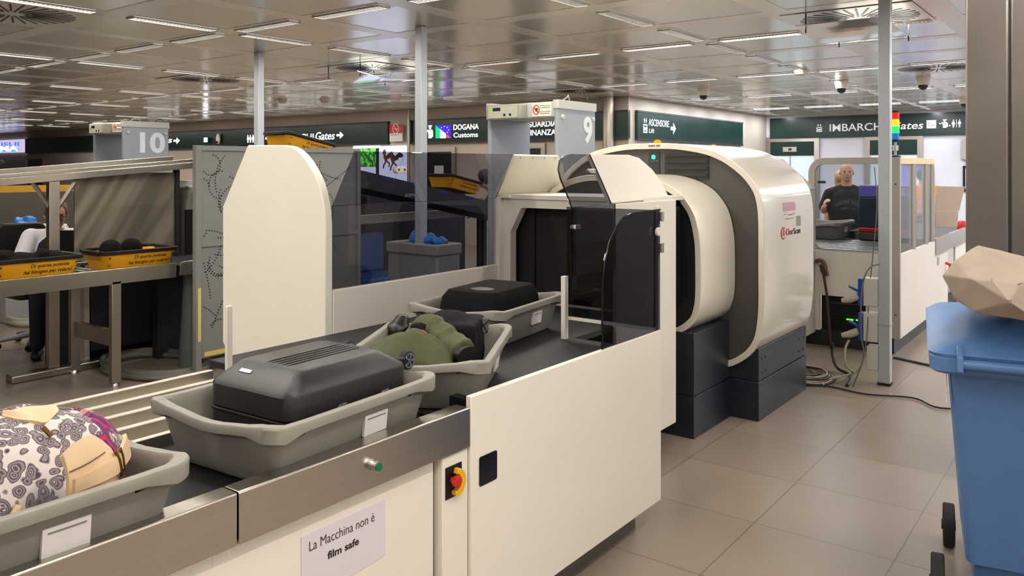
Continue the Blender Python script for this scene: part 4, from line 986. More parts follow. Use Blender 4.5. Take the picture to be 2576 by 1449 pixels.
b.ell(c, (.05,.055,.045)); b.ell(c+Vector((.02,.0,.035)), (.035,.035,.03)); b.ell(c+Vector((-.01,.0,-.04)), (.05,.05,.04)); b.ell(c+Vector((.0,.0,-.09)), (.06,.06,.05))
t = thing('black_pouch', 'small glossy black pouch peeking up left of the green jacket', 'pouch', (c.x, c.y, c.z-.1))
b.build('pouch_body', mat('black_satin', (20,20,24), .35, bump=.2, bscale=60), t, remesh=.008)
MB().tube([c+Vector((-.02,-.05,-.01)), c+Vector((-.005,-.06,-.005)), c+Vector((.01,-.055,.004))], .003, 6).build('zip_pull', M_chrome, t)

# ================================================================ BLUE WHEELIE BIN with paper bag (frame: ex right, ey away)
B0 = lat(1.545, 2.86, 0); ex = (SS*.894-CC*.447, -CC*.894-SS*.447); exv = Vector((SS*.894+CC*-.447, -CC*.894+SS*-.447, 0)); eyv = Vector((SS*.447+CC*.894, -CC*.447+SS*.894, 0))
rz = math.atan2(exv.y, exv.x)
t = thing('wheelie_bin', 'blue plastic wheelie bin at the right edge beneath a paper bag', 'bin', B0, rz)
# local frame: x right, y away from the camera
def frust(x0, x1, y0, y1, z0, X0_, X1_, Y0_, Y1_, z1): 
    return loft([[(x, y, z0) for x, y in rrect(x0, x1, y0, y1, .04, 4)], [(x, y, z1) for x, y in rrect(X0_, X1_, Y0_, Y1_, .04, 4)]])
frust(.06, .53, .17, .66, .19, .0, .60, .0, .72, .98).build('bin_body', M_bin, t, smooth=True, world=False)
frust(.09, .50, .22, .62, .06, .085, .505, .215, .625, .19).build('bin_foot', M_bin, t, smooth=True, world=False)
loft([[(x, y, z) for x, y in rrect(-.05-i_, .65+i_, -.05-i_, .77+i_, .05, 4)] for z, i_ in ((.93,0),(.94,.012),(.985,.012),(1.0,0))]).build('rim', M_bin, t, smooth=True, world=False)
b = loft([[(x, y, z+.04*max(0,(y+.05))) for x, y in rrect(-.06+i_, .66-i_, -.06+i_*.6, .78-i_, .06, 5)] for z, i_ in ((.985,0),(1.0,-.008),(1.03,.03),(1.05,.12))])
b.build('lid', M_bin, t, smooth=True, world=False)
MB().tube([(.03,-.085,.975),(.56,-.085,.975)], .017, 14).build('handle_bar', M_bin, t, smooth=True, world=False)
for x in (.02, .56): MB().prism([(-.11,.95),(-.10,1.0),(-.06,1.03),(.0,1.03),(.0,.94)], 'x', x, x+.02).build('handle_bracket', M_bin, t, world=False, bevel=.004)
MB().cyl((-.04,.17,.1), 'x', .013, .76, 12).build('axle', M_rubber, t, smooth=True, world=False)
for x, y, r in ((-.055,.17,.1),(.61,.17,.1),(-.0,.76,.09),(.55,.76,.09)):
    w_ = MB().ring(ellipse((y,r),(r,r),32), ellipse((y,r),(r*.72,r*.72),32), 'x', x, x+.045).build('wheel', M_rubber, t, smooth=True, world=False, bevel=.006)
    MB().prism(ellipse((y,r),(r*.73,r*.73),24), 'x', x+.01, x+.035).cyl((x-.006,y,r),'x',.022,.055,14).build('wheel_disc', mat('dark_brown_plastic', (48,38,36), .5), w_, smooth=True, world=False)
MB().box(-.004,.0005,.06,.16,.80,.91, M=Matrix.Translation((-.005,-.0,0))).build('bin_sticker', M_paper, t, world=False)
# crumpled kraft paper bag
M_kraft = mat('kraft_paper', (160,144,132), .8, bump=.1, bscale=40, var=.06, vscale=8)
front = [at_d(x, y, d) for x, y, d in ((2371,692,2.86),(2400,655,2.9),(2462,619,3.0),(2520,632,3.05),(2600,652,3.05),(2700,690,2.9),(2720,770,2.7),(2620,815,2.55),(2540,800,2.6),(2450,785,2.72),(2400,752,2.8))]
mid = [at_d(x, y, d) for x, y, d in ((2440,700,2.70),(2496,706,2.62),(2566,712,2.58),(2540,760,2.52))]
back = [at_d(x, y, d) for x, y, d in ((2420,760,3.2),(2480,650,3.35),(2620,660,3.35),(2700,740,3.2),(2560,782,3.2))]
b = MB(); F = front; Mi = mid; Bk = back; vs = F+Mi+Bk; n = len(F)
fs = [(0,1,11),(1,2,11),(2,12,11),(2,3,12),(3,4,12),(4,13,12),(4,5,13),(5,6,13),(6,7,14),(6,14,13),(7,8,14),(8,9,14),(9,11,14),(11,12,14),(12,13,14),(9,10,11),(10,0,11)]
o = n+4
fs += [(0,o,1),(1,o,o+1),(1,o+1,2),(2,o+1,3),(3,o+1,o+2),(3,o+2,4),(4,o+2,5),(5,o+2,o+3),(5,o+3,6),(6,o+3,7),(7,o+3,o+4),(7,o+4,8),(8,o+4,9),(9,o+4,o),(9,o,10),(10,o,0),(o,o+4,o+1),(o+1,o+4,o+2),(o+2,o+4,o+3)]
b.add(vs, fs)
t = thing('paper_bag', 'crumpled brown paper bag lying on the blue bin lid', 'bag', (at_d(2560,790,2.9).x, at_d(2560,790,2.9).y, 1.07))
kb = b.build('bag_body', M_kraft, t, bevel=.006)
q = kb.modifiers.new('sub', 'SUBSURF'); q.subdivision_type = 'SIMPLE'; q.levels = 3; q.render_levels = 3
tx = bpy.data.textures.new('crumple', 'VORONOI'); tx.noise_scale = .16; q = kb.modifiers.new('crumple', 'DISPLACE'); q.texture = tx; q.strength = .012
# ================================================================ WALK-THROUGH GATES
M_gate = mat('gate_grey_paint', (150,158,168), .42, .1); M_gatel = mat('gate_light_trim', (186,188,184), .45)
def gate(x0, x1, y0, num, lbl, num_px):
    t = thing('metal_detector_gate', lbl, 'metal detector', ((x0+x1)/2, y0+.4, 0), 0, 'walk-through gates')
    ZG = 2.2
    for k, ya in enumerate((y0, y0+.70)):
        pn_ = MB().prism(rrect(x0, x1, ya, ya+.045, .02, 4), 'z', .02, ZG-.07).build('side_pillar', M_gate, t, smooth=True)
        MB().prism(rrect(x0-.008, x1+.008, ya-.01, ya+.055, .02, 4), 'z', ZG-.07, ZG).build('pillar_cap', M_gatel, pn_, smooth=True)
        MB().prism(rrect(x0-.01, x1+.01, ya-.02, ya+.065, .02, 4), 'z', 0, .03).build('pillar_foot', M_dark, pn_)
        if k == 0:
            for xx in (x0+.06, x1-.05): MB().tube([(xx,ya-.001,2.06),(xx,ya-.012,2.06),(xx,ya-.018,2.06)], [.02,.02,.012], 14).build('panel_stud', M_gatel, pn_, smooth=True)
    MB().box(x0+.03, x1-.03, y0+.045, y0+.70, 2.06, ZG-.01).build('cross_beam', M_gatel, t, bevel=.01)
    # control unit hangs on the camera side
    cu_ = MB().box(x0-.07, x0+.03, y0+.33, y0+.70, 2.05, ZG-.02).build('control_unit', mat('control_grey', (150,150,138), .5), t, bevel=.012)
    X_ = x0-.0705
    MB().box(X_-.003, X_, y0+.36, y0+.67, 2.065, 2.165).build('control_panel', mat('panel_beige', (178,176,162), .5), cu_)
    MB().box(X_-.005, X_-.003, y0+.54, y0+.62, 2.125, 2.152).build('display', M_black, cu_)
    MB().ell((X_-.005, y0+.645, 2.138), (.004,.012,.012), 12, 8).build('green_light', emit('green_led_soft', (110,230,40), .9), cu_, smooth=True)
    for i in range(2): 
        MB().box(X_-.006, X_-.003, y0+.485-.06*i, y0+.505-.06*i, 2.08, 2.10).build('control_key', M_black, cu_)
    # pacemaker warning notice
    nt_ = MB().box(x0+.024, x0+.0295, y0+.085, y0+.275, 2.072, 2.180).build('warning_notice', mat('notice_cream', (236,228,206), .6), t)
    c = (y0+.235, 2.126)
    MB().ring(ellipse(c, (.034,.042)), ellipse(c, (.027,.035)), 'x', x0+.021, x0+.024).build('prohibition_ring', M_red, nt_)
    MB().prism([(c[0]+.0,c[1]-.018),(c[0]+.018,c[1]+.006),(c[0]+.010,c[1]+.018),(c[0],c[1]+.010),(c[0]-.010,c[1]+.018),(c[0]-.018,c[1]+.006)], 'x', x0+.0225, x0+.024).build('heart_symbol', M_black, nt_)
    MB().prism([(c[0]+.028,c[1]+.022),(c[0]+.022,c[1]+.028),(c[0]-.028,c[1]-.022),(c[0]-.022,c[1]-.028)], 'x', x0+.020, x0+.0225).build('prohibition_bar', M_red, nt_)
    for z, s_ in ((2.158, 'PORTATORI'), (2.142, 'PACEMAKER'), (2.11, 'DO NOT ENTER'), (2.094, 'PACEMAKER')):
        text(s_, 'notice_text', M_inkg, nt_, (x0+.0235, y0+.192, z-.004), (x0+.0235, y0+.095, z+.004), 'x')
    # number on the camera-facing pillar
    a, b_ = at_y(num_px[0], num_px[3], y0-.001), at_y(num_px[2], num_px[1], y0-.001)
    text(num, 'gate_number', mat('gate_number_white', (222,226,236), .5), t, a, b_, 'y', .035)
    for k in range(3):
        a = Vector((x0+.1+.15*k, y0+.02+.2*(k % 2)*2, ZG+.001)); MB().tube(spline([a, a+Vector((.03,-.03,.03)), a+Vector((.08,.0,.045)), a+Vector((.13,.02,.01))], 4), .005, 6).build('loose_cable', M_cableb if k else M_cablew, t, smooth=True)
    return t
gate(5.48, 6.07, 3.68, '9', 'grey walk-through metal detector gate numbered 9', (1468,294,1490,362))
gate(4.87, 5.45, 9.48, '10', 'grey walk-through metal detector gate numbered 10', (352,334,415,385))

# ================================================================ LANE 10 (left background)
t = thing('roller_table', 'low stainless tray table carrying two yellow trays at left', 'conveyor', (2.6, 6.4, 0))
for ya, sgn in ((6.03, 1), (6.72, -1)):
    MB().prism([(ya,.77),(ya,.885),(ya+sgn*.05,.885),(ya+sgn*.05,.873),(ya+sgn*.012,.873),(ya+sgn*.012,.77)], 'x', 0, 3.53).build('side_rail', M_steel_h, t, bevel=.003)
MB().box(0, 3.5, 6.08, 6.68, .80, .84).build('table_bed', M_dark, t)
b = MB()
for i in range(26): b.cyl((1.3+.083*i, 6.09, .845), 'y', .012, .58, 8)
b.build('roller', M_alu, t, kind='stuff')
for x in (3.05, 1.2):
    for ya in (6.03, 6.68): MB().box(x-.035, x+.035, ya, ya+.05, .03, .79).build('leg', M_steel, t, bevel=.003); 
    MB().box(x-.02, x+.02, ya+.0-.62, ya, .30, .42).build('cross_bar', M_steel, t)
for x in (3.05, 1.2):
    for ya in (6.03, 6.68): MB().tube([(x,ya+.025,0),(x,ya+.025,.012),(x,ya+.025,.04)], [.03,.028,.012], 12).build('levelling_foot', M_chrome, t, smooth=True)
t = thing('conveyor_section', 'short conveyor end with black warning triangle beside the grey screen', 'conveyor', (3.9, 6.3, 0))
MB().prism([(3.56,.78),(3.56,.875),(3.60,.89),(4.6,.89),(4.6,.78),(3.60,.78)], 'y', 6.03, 6.05).build('side_plate', M_steel_h, t, bevel=.003)
MB().prism([(3.66,.80),(3.78,.80),(3.72,.865)], 'y', 6.026, 6.0295).build('warning_triangle', M_black, t)
MB().box(3.56, 4.6, 6.05, 6.72, .80, .86).build('section_bed', M_belt, t)
for x in (3.75, 4.5): MB().tube([(x,6.2,0),(x,6.2,.8)], [.09,.05], 12).build('leg', mat('green_grey_leg', (96,104,100), .5), t, smooth=True)
MB().box(3.7,4.55,6.62,6.7,.0,.8).build('back_panel', M_dark, t)
# upper return rail
def slope_z(x): return 1.515+.083*(x-2.53)
t = thing('upper_tray_return', 'sloping stainless upper tray return rail above the yellow trays', 'conveyor', (3.0, 7.0, 0))
def sbeam(x0, x1, y0, y1, dz0, dz1, name, m):
    vs = []; 
    for x in (x0, x1):
        for y in (y0, y1):
            for dz in (dz0, dz1): vs.append((x, y, slope_z(x)+dz))
    return MB().add(vs, [(0,1,3,2),(4,6,7,5),(0,4,5,1),(2,3,7,6),(0,2,6,4),(1,5,7,3)]).build(name, m, t, bevel=.003)
sbeam(1.0, 4.3, 6.75, 6.79, -.01, .045, 'front_rail', M_steel_h); sbeam(1.0, 4.3, 6.79, 6.82, .05, .075, 'front_rail_lip', M_steel_h); sbeam(1.0, 4.3, 7.40, 7.44, -.01, .095, 'back_rail', M_steel_h); sbeam(1.0, 4.3, 6.82, 7.40, .0, .02, 'return_bed', mat('worn_steel_bed', (130,126,120), .4, .6))
ps = MB().box(2.88, 2.96, 6.75, 6.81, .06, slope_z(2.9)-.01).build('support_post', M_steel, t, bevel=.004)
MB().box(2.60, 3.30, 6.72, 6.84, .0, .06).build('post_foot', M_steel, t, bevel=.01)
MB().box(2.2, 2.25, 7.38, 7.43, .0, slope_z(2.2)+.05).build('support_post', M_steel, t)
for s_ in (1, -1):
    b = MB().tube([(2.93, 6.78, 1.28), (2.93+s_*.16, 6.78, slope_z(2.93)-.02)], .018, 4); b.build('brace', M_steel, t)
# streaky panel hanging between the two levels
b = MB().box(3.14, 4.02, 6.90, 6.915, .87, 1.60)
MB().box(4.02, 4.06, 6.88, 6.93, 0, 1.66).build('panel_post', M_dark, label='thin dark post at the right edge of the streaky grey panel', cat='post')
ms = mat('streaky_grey_panel', (106,100,90), .38, .3); nt, bb, L = nodes_of(ms); N = nt.nodes.new
tc = N('ShaderNodeTexCoord'); mp = N('ShaderNodeMapping'); mp.vector_type = 'TEXTURE'; mp.inputs['Rotation'].default_value = (0, math.radians(32), 0); mp.inputs['Scale'].default_value = (.14, 1, 1.6); L(tc.outputs['Object'], mp.inputs[0])
n_ = N('ShaderNodeTexNoise'); n_.inputs['Scale'].default_value = 1.2; n_.inputs['Detail'].default_value = 1; L(mp.outputs[0], n_.inputs['Vector'])
cr = N('ShaderNodeValToRGB'); cr.color_ramp.elements[0].position = .40; cr.color_ramp.elements[1].position = .62; cr.color_ramp.elements[0].color = lin((128,120,108))+(1,); cr.color_ramp.elements[1].color = lin((176,166,150))+(1,); L(n_.outputs['Fac'], cr.inputs[0]); L(cr.outputs[0], bb.inputs['Base Color'])
b.build('divider_panel', ms, label='grey divider panel with diagonal streaks behind the right yellow tray', cat='panel')
# perforated computer cabinet under the table
t = thing('equipment_cabinet', 'dark grey perforated equipment cabinet under the lane 10 table', 'cabinet', (3.6, 7.0, 0))
MB().box(3.24, 3.99, 6.83, 7.12, .12, .80).build('cabinet_body', M_dark, t, bevel=.006); MB().box(3.19, 3.235, 6.84, 7.1, .02, .80).build('side_panel', M_white2, t, bevel=.004); MB().box(3.3, 3.95, 6.9, 7.1, 0, .12).build('cabinet_base', M_black, t)
b = MB()
for gx in (3.33, 3.78):
    for i in range(3):
        for k in range(7): b.cyl((gx+i*.045, 6.8299, .25+k*.07), (0,-1,0), .006, .002, 6)
b.build('vent_holes', M_black, t, kind='stuff')
MB().box(4.0, 4.04, 6.84, 6.9, 0, .80).build('cabinet_leg', M_dark, t)

# grey screen with dotted cut-outs
t = thing('perforated_screen', 'tall grey screen panel with dotted cut-out curves behind the white end shield', 'screen', (4.3, 5.8, 0))
M_scr = mat('screen_grey_paint', (136,138,136), .5, .15)
MB().box(3.60, 5.22, 5.80, 5.82, .14, 1.78).build('screen_sheet', M_scr, t)
MB().box(3.55, 3.60, 5.785, 5.835, .0, 1.82).build('frame_post', M_scr, t, bevel=.003); MB().box(5.22, 5.26, 5.785, 5.835, .0, 1.82).build('frame_post', M_scr, t, bevel=.003)
MB().box(3.60, 5.22, 5.785, 5.835, 1.78, 1.82).build('frame_rail', M_scr, t); MB().box(3.60, 5.22, 5.785, 5.80, 1.02, 1.06).build('frame_rail', M_scr, t)
M_tape = mat('yellow_tape', (220,200,110), .6)
MB().box(3.565, 3.592, 5.782, 5.7848, .28, .70).build('yellow_tape', M_tape, t); MB().box(3.63, 4.2, 5.796, 5.7995, .15, .185).build('yellow_tape', M_tape, t)
random.seed(3); b = MB()
for q in range(110):
    x, z, a, da = random.uniform(3.62, 4.9), random.uniform(.2, 1.7), random.uniform(0, 6.28), random.uniform(-.3, .3)
    for k in range(14):
        if 3.62 < x < 5.2 and .17 < z < 1.76: b.cyl((x, 5.7995, z), (0,-1,0), .0065, .0015, 6)
        x += .024*math.cos(a); z += .024*math.sin(a); a += da
b.build('dotted_cutouts', M_dark, t, kind='stuff')
# coiled hoses on the floor
def coil(cx, cy, r, k, th, m, name, lbl, cat_, squash=.6, seed=1):
    rnd = random.Random(seed); P = []
    for i in range(k*10):
        a = i*2*math.pi/10; rr = r*(1+.12*math.sin(i*.7)+rnd.uniform(-.05,.05)); P.append((cx+rr*math.cos(a), cy+squash*rr*math.sin(a), th+th*.9*(i//10)*.8+rnd.uniform(0,.3)*th))
    MB().tube(spline(P, 3), th, 8).build(name, m, smooth=True, label=lbl, cat=cat_)
def floor_coil(px, py, rx, ry, k, th, m, name, lbl, seed):
    rnd = random.Random(seed); P = []
    for i in range(k*12):
        a = i*2*math.pi/12; g_ = 1+.10*math.sin(i*.63)+rnd.uniform(-.04,.04); q = at_z(px+rx*g_*math.cos(a), py+ry*g_*math.sin(a), 0); q.z = th+th*.5*(i//12)+rnd.uniform(0,.5)*th; P.append(q)
    MB().tube(spline(P, 3), th, 8).build(name, m, smooth=True, label=lbl, cat='hose')
floor_coil(385, 928, 130, 30, 3, .022, M_cable, 'grey_hose', 'thick grey hose looped on the floor left of the white end shield', 1)
floor_coil(62, 812, 42, 11, 3, .026, mat('beige_hose', (170,164,150), .6), 'pale_hose', 'pale coiled hose on the floor behind the office chair', 2)
MB().tube(spline([(1.9,7.6-1.9,.012),(2.15,5.68,.014),(2.4,5.75,.012),(2.62,5.78,.015)],5), [.02]*16, 6, flat=.35).build('blue_ribbon', M_blue, smooth=True, label='crumpled blue strip lying on the floor at the left edge', cat='litter')
# yellow trays
def ytext_tray(loc, rot, lbl, first=[None]):
    if first[0]: return dup(first[0], loc, rot, lbl, 'yellow trays')
    t = thing('yellow_tray', lbl, 'tray', loc, rot, 'yellow trays'); LX, LY, H = .60, .42, .15
    hx, hy = LX/2, LY/2
    rings = [[(x, y, z) for x, y in rrect(-hx+i, hx-i, -hy+i, hy-i, .05, 4)] for z, i in ((0,.05),(H-.02,.012),(H-.02,.02),(.012,.058))]
    bd_ = loft(rings).build('tray_body', M_yellow, t, smooth=True, world=False)
    rings = [[(x, y, z) for x, y in rrect(-hx+i, hx-i, -hy+i, hy-i, .05, 4)] for z, i in ((H-.028,.008),(H-.02,-.006),(H,-.006),(H+.004,.004),(H,.016),(H-.02,.018))]
    loft(rings, False, False).build('black_rim', M_black, t, smooth=True, world=False)
    for s_ in (-1, 1): MB().box(s_*.295-.02, s_*.295+.02, -.13, .13, H-.03, H+.001).build('rim_handle', M_black, t, world=False, bevel=.006)
    def lt(s_, x0, x1, z0, z1):
        o = text(s_, 'tray_slogan', M_ink, t, (0,0,0), (1,0,1), 'y', .02, .2); me = o.data
        for v in me.vertices:
            X, Z = v.co.x, v.co.z; v.co = Vector((x0+(x1-x0)*X, 0, z0+(z1-z0)*Z)); v.co.y = -(hy-.05+.038*v.co.z/(H-.02))-.0008-(.0006 if False else 0)
        o.parent = t
    lt('Di quanta potenza', -.06, .20, .074, .108); lt('hai bisogno per volare?', -.10, .225, .032, .066)
    for z in (.045, .10): MB().cyl((-.25, -(hy-.05+.038*z/(H-.02)), z), (0,-1,0), .006, .002, 10).build('rivet', M_black, t, world=False)
    for z in (.045, .10): MB().cyl((.25, -(hy-.05+.038*z/(H-.02)), z), (0,-1,0), .006, .002, 10).build('rivet', M_black, t, world=False)
    first[0] = t; return t
# text() places in the parent's frame only when the parent sits at the origin
WY = WORLD
def make_ytray():
    t = ytext_tray((0,0,0), 0, 'yellow tray heaped with a black jacket on the lane 10 table'); return t
ty = make_ytray(); ty.location = (2.545, 6.30, .858)
t2 = ytext_tray((3.29, 6.30, .858), 0, 'yellow and orange tray with two dark humps inside on the lane 10 table')
t3 = ytext_tray((2.33, 7.1, slope_z(2.33)+.03), 0, 'yellow tray cut off by the left edge on the upper return'); t3.rotation_euler = (0, -.083, 0)
t4 = ytext_tray((5.05, 6.45, 1.78), 0, 'yellow tray sloping above the top of the grey screen'); t4.rotation_euler = (0, .19, math.radians(0))
t5 = ytext_tray((7.35, 6.45, 1.365), 0, 'yellow tray seen through the smoked glass screen'); t5.rotation_euler = (0, .19, 0)
# contents
def lump(name, lbl, cat_, parts, m, rm=.012, disp=(.02,.05)):
    b = MB()
    for c, r in parts: b.ell(c, r)
    b.build(name, m, remesh=rm, disp=disp, label=lbl, cat=cat_)
M_blk = mat('matt_black_cloth', (15,14,15), .9, spec=.15)
lump('black_jacket', 'black jacket heaped in the left yellow tray', 'jacket', [((2.45,6.3,.97),(.22,.13,.07)),((2.68,6.3,.98),(.13,.12,.06)),((2.37,6.28,1.02),(.08,.08,.05)),((2.62,6.25,1.02),(.05,.06,.04))], M_blk)
lump('black_cushion', 'left of two rounded black humps in the right yellow tray', 'bag', [((3.15,6.32,1.0),(.085,.09,.085)),((3.15,6.32,.93),(.07,.08,.06))], M_blk, disp=(.004,.03))
lump('black_cushion', 'right of two rounded black humps in the right yellow tray', 'bag', [((3.325,6.34,1.0),(.082,.09,.085)),((3.325,6.34,.93),(.07,.08,.06))], M_blk, disp=(.004,.03))
lump('black_bag', 'dark bag on the upper return at the left edge', 'bag', [((2.42,7.1,slope_z(2.4)+.22),(.2,.16,.07))], M_blk)

# lane furniture behind the officer
t = thing('glove_box', 'pale grey lidded box behind the seated officer', 'box', (2.6, 8.9, .0))
q = at_d(55, 592, 8.9)
MB().box(q.x-.28, q.x+.32, q.y-.3, q.y+.35, .0, q.z-.02).build('box_body', mat('pale_grey_plastic', (158,160,160), .5), t, bevel=.01)
MB().box(q.x-.31, q.x+.35, q.y-.33, q.y+.38, q.z-.02, q.z+.10).build('box_lid', mat('pale_lid', (186,186,184), .5), t, bevel=.01)
g = at_d(62, 560, 8.8); g.z = q.z+.13
lump('blue_gloves', 'bright blue crumpled gloves on the box behind the seated officer', 'gloves', [((g.x,g.y,g.z),(.12,.1,.05)),((g.x+.04,g.y,g.z+.04),(.07,.07,.05)),((g.x-.06,g.y,g.z+.02),(.05,.05,.06))], M_blue, .01, (.05,.05))
# dark shapes of lane machinery far left
def machine_box(name, x0, x1, y0, y1, z0, z1, m, lbl, cat_='machine'):
    t = thing(name, lbl, cat_, ((x0+x1)/2, (y0+y1)/2, z0))
    MB().box(x0, x1, y0, y1, z0, z1).build('machine_body', m, t, bevel=.03)
    MB().box(x0-.012, x0-.001, y0+.08, y1-.08, z0+(z1-z0)*.55, z1-.08).build('machine_window', M_black, t)
    return t
M_mach = mat('machine_dark_navy', (34,38,46), .4, .2); M_machg = mat('machine_brown_grey', (78,72,66), .5, .1)
machine_box('xray_machine', 3.6, 6.2, 11.2, 12.3, 0, 1.38, M_machg, 'brown grey x-ray machine behind the seated officer')
t = machine_box('xray_machine', 4.3, 5.4, 7.2, 8.35, 0, 1.48, mat('pale_cabinet', (150,152,146), .5), 'pale grey machine with dark side opening left of the perforated screen')
q0, q1 = at_y(464, 700, 7.2), at_y(500, 526, 7.2); MB().box(q0.x, q1.x+.3, 7.19, 7.1995, .5, q1.z).build('dark_opening', M_black, t)
q0, q1 = at_y(447, 468, 7.1), at_y(492, 454, 7.1); MB().box(q0.x, q1.x, 7.1, 7.2, q0.z, q1.z).build('white_tray', M_white2, t)
q0, q1 = at_y(484, 511, 7.2), at_y(496, 481, 7.2); k = MB().box(q0.x, q1.x, 7.193, 7.1995, q0.z, q1.z).build('red_notice', mat('pink_notice', (214,150,138), .6), t); MB().ring(rrect(q0.x,q1.x,q0.z,q1.z,.01), rrect(q0.x+.012,q1.x-.012,q0.z+.012,q1.z-.012,.008), 'y', 7.190, 7.193).build('notice_border', M_red, k)
machine_box('xray_machine', 7.4, 9.4, 8.0, 9.0, 0, 1.30, M_mach, 'dark navy x-ray machine seen through the smoked glass')
t = thing('yellow_stripe_rail', 'yellow edged steel rail above the seated officer', 'rail', (3.0, 9.4, 0))
MB().box(1.9, 4.6, 9.4, 9.46, 1.38, 1.45).build('rail_beam', mat('yellow_paint', (200,150,40), .5), t); 
for x in (2.0, 4.5): MB().box(x-.04, x+.04, 9.4, 9.46, 0, 1.38).build('rail_leg', M_machg, t)

# sloped tray conveyor behind the glass
def s2(x): return 1.72-.185*(x-4.9)
t = thing('sloped_tray_conveyor', 'dark tray conveyor sloping down to the right behind the smoked glass', 'conveyor', (6.6, 6.5, 0))
def sb(x0, x1, y0, y1, d0, d1, name, m):
    vs = [(x, y, s2(x)+d) for x in (x0, x1) for y in (y0, y1) for d in (d0, d1)]
    return MB().add(vs, [(0,1,3,2),(4,6,7,5),(0,4,5,1),(2,3,7,6),(0,2,6,4),(1,5,7,3)]).build(name, m, t)
sb(4.3, 8.6, 6.18, 6.22, -.14, .03, 'side_beam', mat('beam_dark', (50,54,62), .35, .3)); sb(4.3, 8.6, 6.74, 6.78, -.14, .03, 'side_beam', mat('beam_dark', (50,54,62))); sb(4.3, 8.6, 6.22, 6.74, -.03, .0, 'belt', M_belt)
for i, x in enumerate((5.9, 6.35, 6.8, 7.3, 7.7)): sb(x, x+.14, 6.176, 6.179, -.01, .02, 'blue_tag', mat('blue_plate', (30,60,130), .4))
for x in (5.5, 8.3):
    for y in (6.2, 6.76): MB().box(x-.03, x+.03, y-.03, y+.03, 0, s2(x)-.14).build('leg', M_dark, t)
text('conveyors', 'beam_lettering', M_paper, t, (6.25, 6.178, 1.315), (6.60, 6.178, 1.36), 'y', .0, .2)
t = thing('flat_conveyor', 'level black conveyor with steel edge beneath the sloping one behind glass', 'conveyor', (7.4, 6.9, 0))
MB().box(5.4, 8.6, 6.9, 6.95, 1.0, 1.10).build('side_rail', M_alu, t); MB().box(5.4, 8.6, 6.95, 7.45, 1.03, 1.06).build('belt', M_belt, t)
for x in (5.8, 7.4, 8.5): MB().box(x-.05, x+.05, 6.95, 7.0, 0, 1.0).build('leg', M_dark, t)
# grey glove bin between the lanes
c = at_d(1100, 617, 7.2)
t = thing('grey_bin', 'square grey lidded bin with blue gloves seen through the smoked glass', 'bin', (c.x+.25, c.y+.3, 0))
zt = c.z
x0, y0 = c.x, c.y; x1 = at_y(1158, 605, y0).x; y1 = at_x(975, 603, x0).y
MB().box(x0, x1, y0, y1, .02, zt-.09).build('bin_body', mat('bin_grey', (134,138,140), .5), t, bevel=.02)
MB().ring([(x0-.012,y0-.012),(x1+.012,y0-.012),(x1+.012,y1+.012),(x0-.012,y1+.012)], [(x0+.04,y0+.04),(x1-.04,y0+.04),(x1-.04,y1-.04),(x0+.04,y1-.04)], 'z', zt-.10, zt).build('bin_collar', mat('collar_grey', (142,142,138), .5), t, bevel=.012)
MB().box(x0+.04, x1-.04, y0+.04, y1-.04, zt-.09, zt-.03).build('bin_opening', M_gatel, t)
gx, gy = x0+.18, (y0+y1)/2
lump('blue_gloves', 'vivid blue gloves piled on the grey bin behind the smoked glass', 'gloves', [((gx,gy+.12,zt+.03),(.07,.07,.075)),((gx+.03,gy-.02,zt+.02),(.08,.08,.055)),((gx+.05,gy-.14,zt+.01),(.08,.06,.045))], M_blue, .01, (.05,.05))
# blue seats seen low through the glass
for k, (px, py, d, l_) in enumerate(((925,690,8.6,'blue bench seat seen low through the smoked glass'),)):
    p = at_d(px, py, d); t = thing('blue_bench', l_, 'bench', (p.x, p.y, 0))
    MB().box(p.x-.2, p.x+.45, p.y-.25, p.y+.25, .42, .50).build('seat', mat('seat_blue', (44,84,150), .5), t, bevel=.03)
    MB().box(p.x-.2, p.x+.45, p.y+.22, p.y+.28, .5, .92).build('backrest', mat('seat_blue', (44,84,150)), t, bevel=.02)
    for dx in (-.15, .4): MB().box(p.x+dx-.02, p.x+dx+.02, p.y-.2, p.y+.2, 0, .42).build('leg', M_dark, t)
# office chair fragments at left edge
t = thing('office_chair', 'black office chair with grey five star base under the seated officer', 'chair', (3.3, 7.7, 0))
c3_ = at_d(88, 540, 7.5); cx, cy = c3_.x, c3_.y
MB().prism(rrect(cx-.24, cx+.24, cy-.24, cy+.24, .08), 'z', .46, .54).build('seat', M_black, t, bevel=.02)
MB().prism(rrect(cx-.22, cx+.22, .60, 1.12, .08), 'y', cy+.27, cy+.33).build('backrest', M_black, t, bevel=.015)
MB().box(cx-.03, cx+.03, cy+.18, cy+.30, .50, .66).build('back_arm', M_black, t)
MB().tube([(cx,cy,.1),(cx,cy,.3),(cx,cy,.3),(cx,cy,.46)], [.03,.03,.02,.02], 12).build('gas_lift', M_alu, t, smooth=True)
for k in range(5):
    a = k*2*math.pi/5+.4; e_ = (cx+.3*math.cos(a), cy+.3*math.sin(a), .075)
    l_ = MB().tube([(cx,cy,.11), e_], [.03,.018], 8).build('base_leg', mat('grey_base', (120,122,132), .4, .3), t, smooth=True)
    MB().cyl((e_[0], e_[1]-.02, .03), 'y', .03, .04, 14).build('castor', M_black, l_, smooth=True)

# ================================================================ RIGHT SIDE: outfeed
t = thing('outfeed_unit', 'white outfeed enclosure with glazed grey guard frame right of the scanner', 'machine', (8.4, 2.2, 0))
XO, YO = 7.65, 1.56
M_frame = mat('guard_frame_grey', (176,172,164), .45)
yl, yr = 3.16, YO
MB().box(XO, 9.28, YO, YO+.03, .15, .885).build('side_panel', M_white2, t, bevel=.003)
